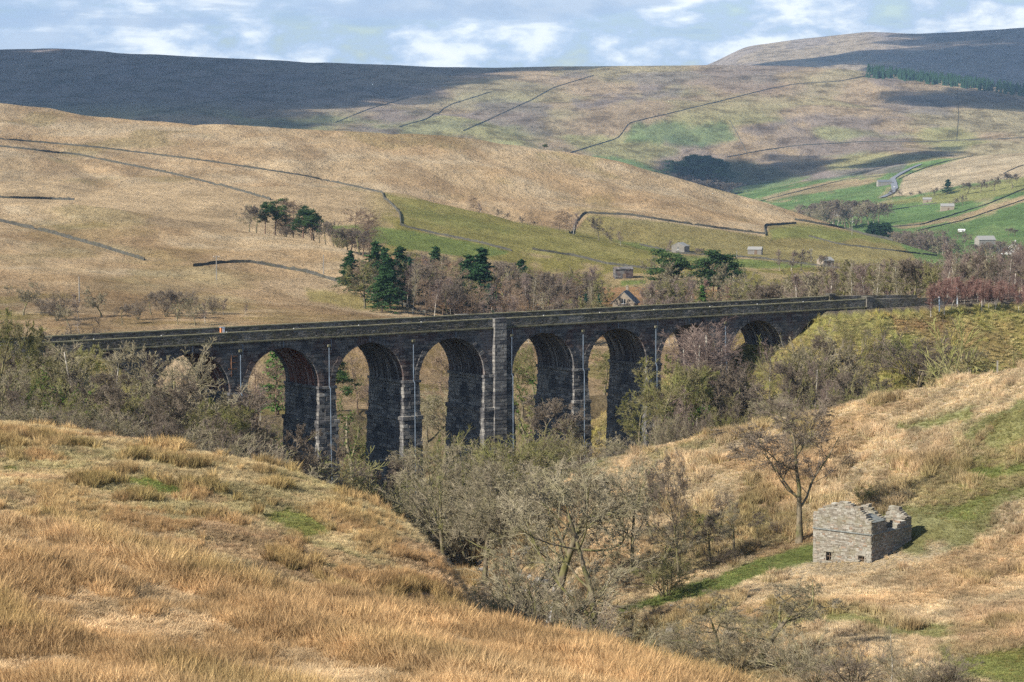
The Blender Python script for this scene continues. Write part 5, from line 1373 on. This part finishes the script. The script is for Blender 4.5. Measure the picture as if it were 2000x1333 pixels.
def house(name, label, px, row, y0, y1, wd, dp, hh, rf, rot, wallm, roofm, wins=(), doors=(), chim=(), gable_wins=(), cat='barn', group=None, eaves=.3, Y=None, roofless=False):
    """gabled building, ridge along local x, front at -y; sized in metres"""
    p = hit(px, row, y0, y1) if Y is None else at(px, Y)
    root = link(name, None); root.location = p; root.rotation_euler = (0, 0, rad(rot)); tag(root, label, cat, group)
    x, y = wd / 2, dp / 2
    V = [(-x, -y, -2), (x, -y, -2), (x, y, -2), (-x, y, -2), (-x, -y, hh), (x, -y, hh), (x, y, hh), (-x, y, hh), (-x, 0, hh + rf), (x, 0, hh + rf)]
    Q = [(0, 1, 5, 4), (2, 3, 7, 6), (0, 3, 2, 1)]; T_ = [(4, 7, 8), (6, 5, 9)]; Q += [(1, 2, 6, 5), (3, 0, 4, 7)]
    link('wall', mesh('wall', V, Q, T_, [wallm]), root)
    mb = MB(); e = eaves; k = e * rf / y
    for s in (-1, 1):
        a = [(-x - .15, s * (y + e), hh - k), (x + .15, s * (y + e), hh - k), (x + .15, 0, hh + rf + .02), (-x - .15, 0, hh + rf + .02)]
        if s > 0: a = [a[1], a[0], a[3], a[2]]
        mb.hexa(a + [(q[0], q[1], q[2] + .18) for q in a])
    roof = mb.build('roof', roofm, root)
    for cx in chim:
        mb = MB(); mb.box(cx - .45, cx + .45, -.35, .35, hh + rf - .5, hh + rf + 1.1); mb.box(cx - .52, cx + .52, -.42, .42, hh + rf + 1.1, hh + rf + 1.22)
        mb.tube([(cx, 0, hh + rf + 1.2), (cx, 0, hh + rf + 1.6)], .14, 6); mb.build('chimney', wallm, roof)
    for (wx, wz, ww, wh) in wins:
        mb = MB(); mb.box(wx - ww / 2 - .12, wx + ww / 2 + .12, -y - .06, -y + .05, wz - .15, wz); mb.box(wx - ww / 2 - .12, wx + ww / 2 + .12, -y - .05, -y + .05, wz + wh, wz + wh + .18)
        mb.box(wx - .04, wx + .04, -y - .045, -y + .02, wz, wz + wh); w_ = mb.build('window', M_PALE, root)
        mb = MB(); mb.box(wx - ww / 2, wx + ww / 2, -y - .02, -y + .04, wz, wz + wh); mb.build('pane', M_GLASS, w_)
    for (wy, wz, ww, wh) in gable_wins:
        for_x = -x
        mb = MB(); mb.box(for_x - .06, for_x + .05, wy - ww / 2 - .12, wy + ww / 2 + .12, wz - .15, wz); mb.box(for_x - .045, for_x + .02, wy - .04, wy + .04, wz, wz + wh); w_ = mb.build('window', M_PALE, root)
        mb = MB(); mb.box(for_x - .02, for_x + .04, wy - ww / 2, wy + ww / 2, wz, wz + wh); mb.build('pane', M_GLASS, w_)
    for (wx, ww, wh) in doors:
        mb = MB(); mb.box(wx - ww / 2, wx + ww / 2, -y - .03, -y + .04, -.5, wh); mb.build('door', M_WOOD, root)
    return root
# gabled house in the wood: its gable faces the camera
house('stone_house', 'buff stone house with steep slate gable in the wood behind the viaduct', 1220, 588, 600, 900, 9, 6.2, 4.4, 2.9, 80, M_HWALL, M_ROOF, gable_wins=((0, 4.1, 1.1, 1.2), (-1.4, 1.2, 1.0, 1.2), (1.3, 1.2, 1.0, 1.2)), chim=(3.8,), cat='house', eaves=.6, Y=668)
house('field_barn', 'small dark roofed stone barn in shade above the gabled house', 1217, 543, 700, 1000, 6.5, 5, 3.2, .7, 8, M_WALL, M_WALL, doors=((0, 1.2, 1.6),), cat='barn')
house('field_barn', 'pale gabled barn on the slope above the windblown pine', 1329, 493, 900, 1300, 5.6, 6.8, 3.0, 1.6, 60, M_GREYW, M_LROOF, gable_wins=((0, 1.6, .8, .9),), cat='barn')
house('field_barn', 'long low grey barn with a pale roof beside the moor edge path', 1475, 497, 900, 1300, 6.6, 4.8, 2.4, 1.1, -14, M_GREYW, M_LROOF, doors=((.6, 1.3, 2.0),), cat='barn')
house('farmhouse', 'white farmhouse with a row of dark windows across the dale', 1651, 420, 1600, 2600, 17, 8, 4.2, 2.2, -6, M_WHITE, M_LROOF, wins=tuple((q, z, 1.0, 1.1) for q in (-6, -2, 2, 6) for z in (.8, 2.8)), chim=(-6, 6), cat='house')
house('field_barn', 'tiny pinkish outbuilding left of the white farmhouse', 1628, 422, 1600, 2600, 7, 6, 2.6, 1.4, 10, M_HWALL, M_LROOF, doors=((0, 1.4, 2),), cat='barn')
house('farmhouse', 'small stone farm building beside the bend of the far road', 1727, 363, 2000, 3300, 16, 9, 4, 2.2, 4, M_GREYW, M_ROOF, wins=((-4, 1, 1.2, 1.2), (3, 1, 1.2, 1.2)), cat='barn')
house('field_barn', 'smallest reddish barn alone in the far green field', 1811, 396, 1600, 2800, 8.5, 6, 3, 1.6, -10, M_HWALL, M_LROOF, doors=((0, 1.4, 2),), cat='barn')
house('field_barn', 'stone barn where two dark walls meet in the far green fields', 1850, 412, 1500, 2600, 12, 7, 4, 2, -8, M_HWALL, M_LROOF, doors=((1, 1.6, 2.4),), cat='barn')
house('shed', 'tiny white roofed shed by the track in the far fields', 1878, 453, 1300, 2200, 5, 3, 1.2, .5, -5, M_WHITE, M_WHITE, cat='shed')
house('cottage', 'white cottage with tall gable at the right edge above the red saplings', 1981, 496, 1200, 1900, 10, 7, 4.4, 2.6, 70, M_WHITE, M_ROOF, gable_wins=((0, 2.6, 1, 1.1),), chim=(3.8,), cat='house')
house('cottage', 'low white cottage left of the tall gabled one', 1962, 498, 1200, 1900, 11, 6, 3.0, 1.8, -8, M_WHITE, M_ROOF, wins=((-3, 1, 1, 1), (2.5, 1, 1, 1)), chim=(-4.5,), cat='house')
house('field_barn', 'grey roofed barn behind the far trees at the right', 1924, 480, 1200, 2200, 12, 8, 4, 2.4, 12, M_GREYW, M_LROOF, cat='barn', doors=((0, 2, 2.4),))
house('field_barn', 'half hidden reddish barn in the trees right of the long low barn', 1612, 520, 850, 1200, 6, 5, 2.6, 1.4, 30, M_HWALL, M_LROOF, cat='barn', doors=((0, 1.4, 2),))


# ------------------------------------------------------------------ poles, posts and small railway things
def pole(px, row, top, y0, y1, label, cross=True, group='power line poles'):
    p = hit(px, row, y0, y1); h = rho(top) * p[1] - p[2]
    root = link('utility_pole', None); root.location = p; tag(root, label, 'pole', group); root.rotation_euler = (0, 0, .5)
    mb = MB(); mb.tube([(0, 0, -.5), (0, 0, h)], np.array([.17, .12]), 7); mb.build('shaft', M_POLE, root)
    if cross:
        mb = MB(); mb.box(-.9, .9, -.06, .06, h - .55, h - .42); arm = mb.build('crossarm', M_POLE, root)
        for x in (-.8, 0, .8):
            mb = MB(); mb.tube([(x, 0, h - .42), (x, 0, h - .2)], .07, 6); mb.build('insulator', M_WHITE, arm)
M_POLE = flat('grey_wood', (.22, .20, .17), (.32, .30, .26), 2)
pole(423, 547, 499, 560, 900, 'pale wooden pole with a crossarm on the brow above the left parapet')
pole(632, 536, 498, 560, 900, 'thin wooden pole right of the crossarm pole near the spruces', False)
pole(155, 590, 540, 480, 800, 'short wooden pole above the trees behind the left parapet', False)
pole(1584, 512, 486, 850, 1200, 'wooden pole beside the barn trees on the pasture', True)
pole(1439, 505, 490, 900, 1300, 'small pole left of the long low barn', False)
pole(1664, 462, 432, 1300, 2000, 'distant pole below the white farmhouse', True)

def post(name, u, v, h, label, cat, parts):
    root = link(name, None); root.location = v2w(u, v, -1.25); root.rotation_euler = (0, 0, TH); tag(root, label, cat)
    for nm, m, bx in parts:
        mb = MB()
        for b in bx: mb.box(*b)
        mb.build(nm, m, root)
M_SIGN = flat('sign_white', (.75, .75, .75), (.85, .85, .85)); M_ORG = flat('orange_paint', (.55, .20, .08), (.65, .27, .12)); M_BLUE = flat('blue_grey_paint', (.3, .38, .48), (.4, .48, .58))
post('line_marker', END + 18.5, -.9, 2.4, 'blue white trackside marker post beyond the parapet end', 'marker post', [('post', M_BLUE, [(-.06, .06, -.06, .06, -.3, 1.9)]), ('board', M_SIGN, [(-.3, .3, -.09, -.062, 1.4, 2.5)])])
post('line_marker', END + 13.2, -2.2, 1.6, 'low pale marker post left of the blue white one', 'marker post', [('post', M_BLUE, [(-.07, .07, -.07, .07, -1.2, 1.0)]), ('cap', M_SIGN, [(-.12, .12, -.12, .12, 1.0, 1.2)])])
post('equipment_box', piers[-3] + 1.9, WID - .9, .6, 'small white and orange box on the deck before the far parapet', 'equipment box', [('cabinet', M_SIGN, [(-.05, .28, -.15, .15, .1, 1.25)]), ('side_panel', M_ORG, [(-.3, -.052, -.14, .14, .1, 1.2)]), ('lid', M_BLUE, [(-.33, .31, -.18, .18, 1.252, 1.3)])])
R5 = np.random.RandomState(5)
for i, k in enumerate([-4.6, -3.9, -3.2, -2.45, -1.7, -.95, .6, 1.35, 2.1, 2.9, 3.6, 4.3]):
    post('datum_stud', k * L, .2, .2, 'small pale stud on the coping of the near parapet', 'stud', [('cap', M_PALE, [(-.05, .05, -.05, .05, 1.25, 1.35)]), ('foot', M_COPE, [(-.1, .1, -.1, .1, 1.2, 1.249)])])
for o in COL.objects:
    if o.name.startswith('datum_stud'): o['group'] = 'studs on the near parapet coping'
def fence_post(px, row, top, y0, y1, label):
    p = hit(px, row, y0, y1); h = max(rho(top) * p[1] - p[2], .8); mb = MB(); mb.box(-.07, .07, -.07, .07, -.4, h); mb.box(-.09, .09, -.09, .09, h, h + .05)
    o = mb.build('fence_post', M_POLE); o.location = p; tag(o, label, 'fence post')
fence_post(1948, 722, 706, 200, 300, 'lone pale wooden post on the brow of the right hill')

def car():
    p = hit(1747, 369, 1800, 3400); p[2] += 1.1
    root = link('car', None); root.location = p; root.rotation_euler = (0, 0, rad(75)); tag(root, 'tiny white car driving on the far country road', 'car')
    mb = MB(); mb.hexa([(-2.1, -.85, .35), (2.1, -.85, .35), (2.1, .85, .35), (-2.1, .85, .35), (-2.0, -.82, .95), (2.0, -.82, .85), (2.0, .82, .85), (-2.0, .82, .95)])
    mb.build('body', M_WHITE, root)
    mb = MB(); mb.hexa([(-1.8, -.78, .955), (1.0, -.78, .9), (1.0, .78, .9), (-1.8, .78, .955), (-1.5, -.62, 1.45), (.3, -.62, 1.45), (.3, .62, 1.45), (-1.5, .62, 1.45)]); mb.build('cabin', M_GLASS, root)
    for x in (-1.3, 1.3):
        for y in (-.8, .8): mb = MB(); mb.tube([(x, y - .1, .33), (x, y + .1, .33)], .33, 10); mb.build('wheel', M_ROOF, root)
car()

# sheep-sized grey rocks in the stream bed
M_ROCK = flat('stream_rock', (.22, .21, .19), (.40, .38, .35), 3)
Rk = np.random.RandomState(4); mbk = MB()
for i in range(420):
    Y = 128 + 210 * Rk.rand(); x = stream_x(np.array([Y]))[0] + 1.5 * math.sin(Y / 7) + Rk.randn() * 2.0; z = float(ground(x, Y)); s = .15 + .5 * Rk.rand() ** 2
    q = np.array([(-1, -1, -1), (1, -1, -1), (1, 1, -1), (-1, 1, -1), (-.6, -.6, .6), (.6, -.6, .6), (.6, .6, .6), (-.6, .6, .6)]) * s * (.7 + .5 * Rk.rand(8, 3)) + [x, Y, z + .1]
    mbk.hexa(q)
tag(mbk.build('gravel', M_ROCK), 'grey stones strewn along the stream bed', 'stones', None, 'stuff')


# ------------------------------------------------------------------ grass and rushes
def tuft(seed, n, h, w, spread, flop, name):
    R = np.random.RandomState(seed); a = R.rand(n) * 6.28; rr = spread * np.sqrt(R.rand(n)); bx, by = np.cos(a) * rr, np.sin(a) * rr
    ln = h * (.55 + .6 * R.rand(n)); la = a + R.randn(n) * .6; le = flop * (.3 + R.rand(n))
    fx, fy = np.cos(la), np.sin(la); sx, sy = -fy, fx; wid = w * (.7 + .6 * R.rand(n))
    ph = R.rand(n) * 6.28; sx, sy = np.cos(ph), np.sin(ph)
    p0 = np.stack([bx, by, np.full(n, -.06)], 1); m_ = p0 + np.stack([fx * ln * le * .35, fy * ln * le * .35, ln * .6], 1)
    tp = p0 + np.stack([fx * ln * le, fy * ln * le, ln * (1 - .35 * le)], 1); S = np.stack([sx, sy, 0 * sx], 1) * wid[:, None]
    V = np.stack([p0 - S, p0 + S, m_ + S * .8, m_ - S * .8, tp], 1).reshape(-1, 3); i = np.arange(n) * 5
    q = np.stack([i, i + 1, i + 2, i + 3], 1); t_ = np.stack([i + 3, i + 2, i + 4], 1)
    me = mesh(name, V, q, t_, [M_BLADE]); g = me.attributes.new('tip', 'FLOAT', 'POINT')
    g.data.foreach_set('value', np.tile([0, 0, .6, .6, 1.0], n).astype(np.float32)); return D.objects.new(name, me)
def b_(t):
    c = t.add('ShaderNodeAttribute', attribute_type='INSTANCER', attribute_name='tcol').outputs['Color']
    tip = t.add('ShaderNodeAttribute', attribute_name='tip').outputs['Fac']
    ri = t.add('ShaderNodeNewGeometry').outputs['Random Per Island']
    c = t.mix(1.0, c, t.ramp(ri, [(0, (.75, .74, .72)), (.5, (1, 1, 1)), (1, (1.3, 1.28, 1.22))]), 'MULTIPLY')
    c = t.mix(1.0, c, t.ramp(tip, [(0, (.80, .92, .75)), (.5, (1, .98, .95)), (1, (1.12, 1.05, .98))]), 'MULTIPLY')
    df = t.add('ShaderNodeBsdfDiffuse', i_Color=c).outputs[0]; tl = t.add('ShaderNodeBsdfTranslucent', i_Color=c).outputs[0]
    return t.add('ShaderNodeMixShader', i_0=.25, i_1=df, i_2=tl).outputs[0]
M_BLADE = material('grass_blades', b_)
tcol = D.collections.new('tufts')
for i, (n, h, w_, sp, fl) in enumerate([(70, .62, .010, .16, .35), (60, .55, .011, .20, .55), (60, .38, .014, .24, 1.1), (70, .30, .014, .28, 1.4), (50, .18, .014, .26, .8)]):
    tcol.objects.link(tuft(i + 1, n, h, w_, sp, fl, 'tuft_%d' % i))
def scatter(name, label, N, a0, a1, y0, y1, keep, big, seed, thr=.6):
    R = np.random.RandomState(seed)
    a = a0 + (a1 - a0) * R.rand(N); Y = np.exp(math.log(y0) + (math.log(y1) - math.log(y0)) * R.rand(N)); X = a * Y
    ia = np.clip(((a - A0) / (A1 - A0) * (NA - 1)).round().astype(int), 0, NA - 1); iy = np.clip(np.searchsorted(YS, Y), 0, NY - 1)
    k = keep(X, Y, ia, iy)
    X, Y, ia, iy = X[k], Y[k], ia[k], iy[k]; n = len(X); Z = ground(X, Y)
    base = CG[iy, ia]
    green = base[:, 1] / base[:, 0]
    patch = fbm(X / 2.0, Y / 4.5, 3, 61); patch2 = fbm((X + .45 * Y) / 4.5, Y / 13, 4, 62)
    kind = np.where(green > .93, 4, np.where(patch + .25 * (R.rand(n) - .5) > thr, R.randint(0, 2, n), R.randint(2, 4, n)))
    if name == 'rough_grass': kind = np.where((R.rand(n) < .5) & (patch2 > .42), R.randint(0, 2, n), kind)
    rush = kind < 2
    col = base.copy()
    col = np.where(rush[:, None], col * .45 + np.array([.55, .43, .28] if name == 'pale_grass' else [.46, .42, .16] if name == 'bank_grass' else [.50, .35, .185]) * .55, col)
    col = np.where((kind == 2)[:, None] | (kind == 3)[:, None], col * .65 + np.array([.62, .51, .34]) * .35, col)
    ol = sstep(patch2, .54, .68)[:, None] * rush[:, None] * .45
    col = col * (1 - ol) + np.array([.24, .20, .075]) * ol
    rd = (R.rand(n) < .10)[:, None] * .4; col = col * (1 - rd) + np.array([.28, .15, .07]) * rd
    col *= (.8 + .4 * R.rand(n))[:, None]
    col *= (1 + 1.1 * (fbm((X - .3 * Y) / 1.6, Y / 3.5, 3, 64) - .5))[:, None]
    sc_ = (.75 + .6 * R.rand(n)) * big(Y) * (.72 + .75 * sstep(patch2, .40, .62) * rush)
    rd_ = np.hypot(X - RUIN[0], Y - RUIN[1]); sc_ *= np.where(rd_ < 8.5, .38, 1.0); sc_ *= np.where(rd_ < 3.2, .2, 1)
    me = D.meshes.new(name); me.vertices.add(n); me.vertices.foreach_set('co', np.stack([X, Y, Z], 1).astype(np.float32).ravel())
    at1 = me.attributes.new('tcol', 'FLOAT_COLOR', 'POINT'); at1.data.foreach_set('color', np.concatenate([col, np.ones((n, 1))], 1).astype(np.float32).ravel())
    at2 = me.attributes.new('tscale', 'FLOAT', 'POINT'); at2.data.foreach_set('value', sc_.astype(np.float32))
    at3 = me.attributes.new('tkind', 'INT', 'POINT'); at3.data.foreach_set('value', kind.astype(np.int32))
    # the prevailing wind lays the grass over to one side
    rot = np.stack([R.randn(n) * .12, .10 + R.randn(n) * .14, R.randn(n) * 1.9], 1)
    at4 = me.attributes.new('trot', 'FLOAT_VECTOR', 'POINT'); at4.data.foreach_set('vector', rot.astype(np.float32).ravel())
    o = link(name, me)
    ng = D.node_groups.new(name, 'GeometryNodeTree'); ng.interface.new_socket('Geometry', in_out='INPUT', socket_type='NodeSocketGeometry'); ng.interface.new_socket('Geometry', in_out='OUTPUT', socket_type='NodeSocketGeometry')
    N_ = ng.nodes; gi = N_.new('NodeGroupInput'); go = N_.new('NodeGroupOutput'); m2p = N_.new('GeometryNodeMeshToPoints'); iop = N_.new('GeometryNodeInstanceOnPoints'); ci = N_.new('GeometryNodeCollectionInfo')
    ci.inputs['Collection'].default_value = tcol; ci.inputs['Separate Children'].default_value = True; ci.inputs['Reset Children'].default_value = True
    def na(nm, dt): x = N_.new('GeometryNodeInputNamedAttribute'); x.data_type = dt; x.inputs['Name'].default_value = nm; return x.outputs['Attribute']
    lk = ng.links.new; lk(gi.outputs[0], m2p.inputs[0]); lk(m2p.outputs[0], iop.inputs['Points']); lk(ci.outputs[0], iop.inputs['Instance'])
    iop.inputs['Pick Instance'].default_value = True; lk(na('tkind', 'INT'), iop.inputs['Instance Index']); lk(na('tscale', 'FLOAT'), iop.inputs['Scale'])
    e2r = N_.new('FunctionNodeEulerToRotation'); lk(na('trot', 'FLOAT_VECTOR'), e2r.inputs[0]); lk(e2r.outputs[0], iop.inputs['Rotation']); lk(iop.outputs[0], go.inputs[0])
    md = o.modifiers.new('tufts', 'NODES'); md.node_group = ng
    tag(o, label, 'grass', None, 'stuff')
    return n
def water_clear(X, Y): return np.abs(X - stream_x(Y) - 1.5 * np.sin(Y / 7)) > 2.2
scatter('rough_grass', 'long orange brown rushes and rough grass of the nearest slope', 120000, -.27, .27, 38, 112, lambda X, Y, ia, iy: (LID[iy, ia] <= 0), lambda Y: .8 + .3 * sstep(Y, 40, 90), 1)
scatter('tussock_grass', 'tan and green tussock grass over the second hill', 70000, -.27, .10, 104, 235, lambda X, Y, ia, iy: (LID[iy, ia] == 1) & water_clear(X, Y), lambda Y: .85 + .35 * sstep(Y, 110, 200), 2, .66)
scatter('pale_grass', 'straw coloured tussock grass over the right hand slopes', 90000, -.04, .27, 125, 300, lambda X, Y, ia, iy: (LID[iy, ia] == 3) & water_clear(X, Y), lambda Y: .9 + .45 * sstep(Y, 130, 260), 3, .63)
scatter('bank_grass', 'yellow olive rough grass on the railway embankment', 26000, .03, .27, 290, 400, lambda X, Y, ia, iy: EMB[iy, ia] & (rdist[iy, ia] > 1.0), lambda Y: 1.5, 4, .68)


# ------------------------------------------------------------------ clouds that shade parts of the fells
def clouds():
    R = np.random.RandomState(6)
    ico = []; ph = (1 + 5 ** .5) / 2
    import bmesh
    bm = bmesh.new(); bmesh.ops.create_icosphere(bm, subdivisions=2, radius=1.0); bv = np.array([v.co[:] for v in bm.verts]); bf = np.array([[v.index for v in f.verts] for f in bm.faces]); bm.free()
    V, T_ = [], []; n = 0
    def pip(x, y, poly):
        c = False
        for i in range(len(poly)):
            (x0, y0), (x1, y1) = poly[i], poly[(i + 1) % len(poly)]
            if (y0 > y) != (y1 > y) and x < (x1 - x0) * (y - y0) / (y1 - y0 + 1e-9) + x0: c = not c
        return c
    for poly, ya, yb, N, r0, r1, zc in [
        ([(-500, 60), (0, 85), (400, 100), (1090, 122), (1040, 136), (900, 150), (800, 170), (690, 188), (560, 205), (480, 225), (400, 245), (-500, 245)], 3000, 5300, 250, 60, 150, 1050),
        ([(1775, 193), (1840, 180), (2150, 172), (2150, 210), (1960, 212), (1860, 206)], 3300, 5000, 60, 30, 60, 950),
        ([(1290, 345), (1340, 325), (1440, 326), (1490, 312), (1560, 305), (1610, 322), (1560, 343), (1430, 372), (1340, 366)], 3000, 4400, 42, 24, 44, 900),
        ([(1640, 332), (1740, 308), (1850, 290), (1860, 300), (1760, 322), (1680, 338)], 2300, 4400, 24, 16, 30, 850),
        ([(1520, 130), (1640, 105), (1740, 84), (1800, 66), (2200, 40), (2200, 190), (1650, 140)], 6300, 8900, 110, 80, 170, 1300)]:
        bx = [min(p[0] for p in poly), max(p[0] for p in poly)]; by = [min(p[1] for p in poly), max(p[1] for p in poly)]; k = 0; tries = 0
        while k < N and tries < N * 30:
            tries += 1; x, y = bx[0] + R.rand() * (bx[1] - bx[0]), by[0] + R.rand() * (by[1] - by[0])
            if not pip(x, y, poly): continue
            p = hit(x, y, ya, yb); t_ = (zc - p[2]) / SUN.z; c = p + np.array(SUN) * t_; r = r0 + (r1 - r0) * R.rand()
            v = bv * [r * 1.3, r * 1.1, r * .55] * (1 + .22 * R.randn(len(bv), 1) * .6) + c; V.append(v); T_.append(bf + n); n += len(v); k += 1
    def cm_(t):
        a_ = t.add('ShaderNodeMixShader', i_0=.35, i_1=t.add('ShaderNodeBsdfDiffuse', i_Color=(.9, .9, .92)).outputs[0], i_2=t.add('ShaderNodeBsdfTranslucent', i_Color=(.85, .87, .9)).outputs[0]).outputs[0]
        return t.add('ShaderNodeMixShader', i_0=.50, i_1=a_, i_2=t.add('ShaderNodeBsdfTransparent').outputs[0]).outputs[0]
    m = material('cloud', cm_)
    o = link('clouds', mesh('clouds', np.concatenate(V), None, np.concatenate(T_), [m], True)); tag(o, 'white cumulus clouds drifting over the fells and shading them', 'clouds', None, 'stuff')
clouds()

# ------------------------------------------------------------------ the air
mb = MB(); mb.box(-5600, 5600, -30, 12500, float(ZG.min()) - 1.0, 540)
hz = D.materials.new('air'); hz.use_nodes = True; hz.node_tree.nodes.clear(); t = NT(hz.node_tree)
pv = t.add('ShaderNodeVolumePrincipled'); pv.inputs['Color'].default_value = (.44, .69, 1.0, 1); pv.inputs['Density'].default_value = 4.8e-5; pv.inputs['Anisotropy'].default_value = .1
hz.cycles.volume_sampling = 'DISTANCE'
ho = t.add('ShaderNodeOutputMaterial'); t.l.new(pv.outputs[0], ho.inputs['Volume'])
h_ = mb.build('haze', hz); tag(h_, 'thin blue haze filling the dale', 'haze', None, 'stuff')
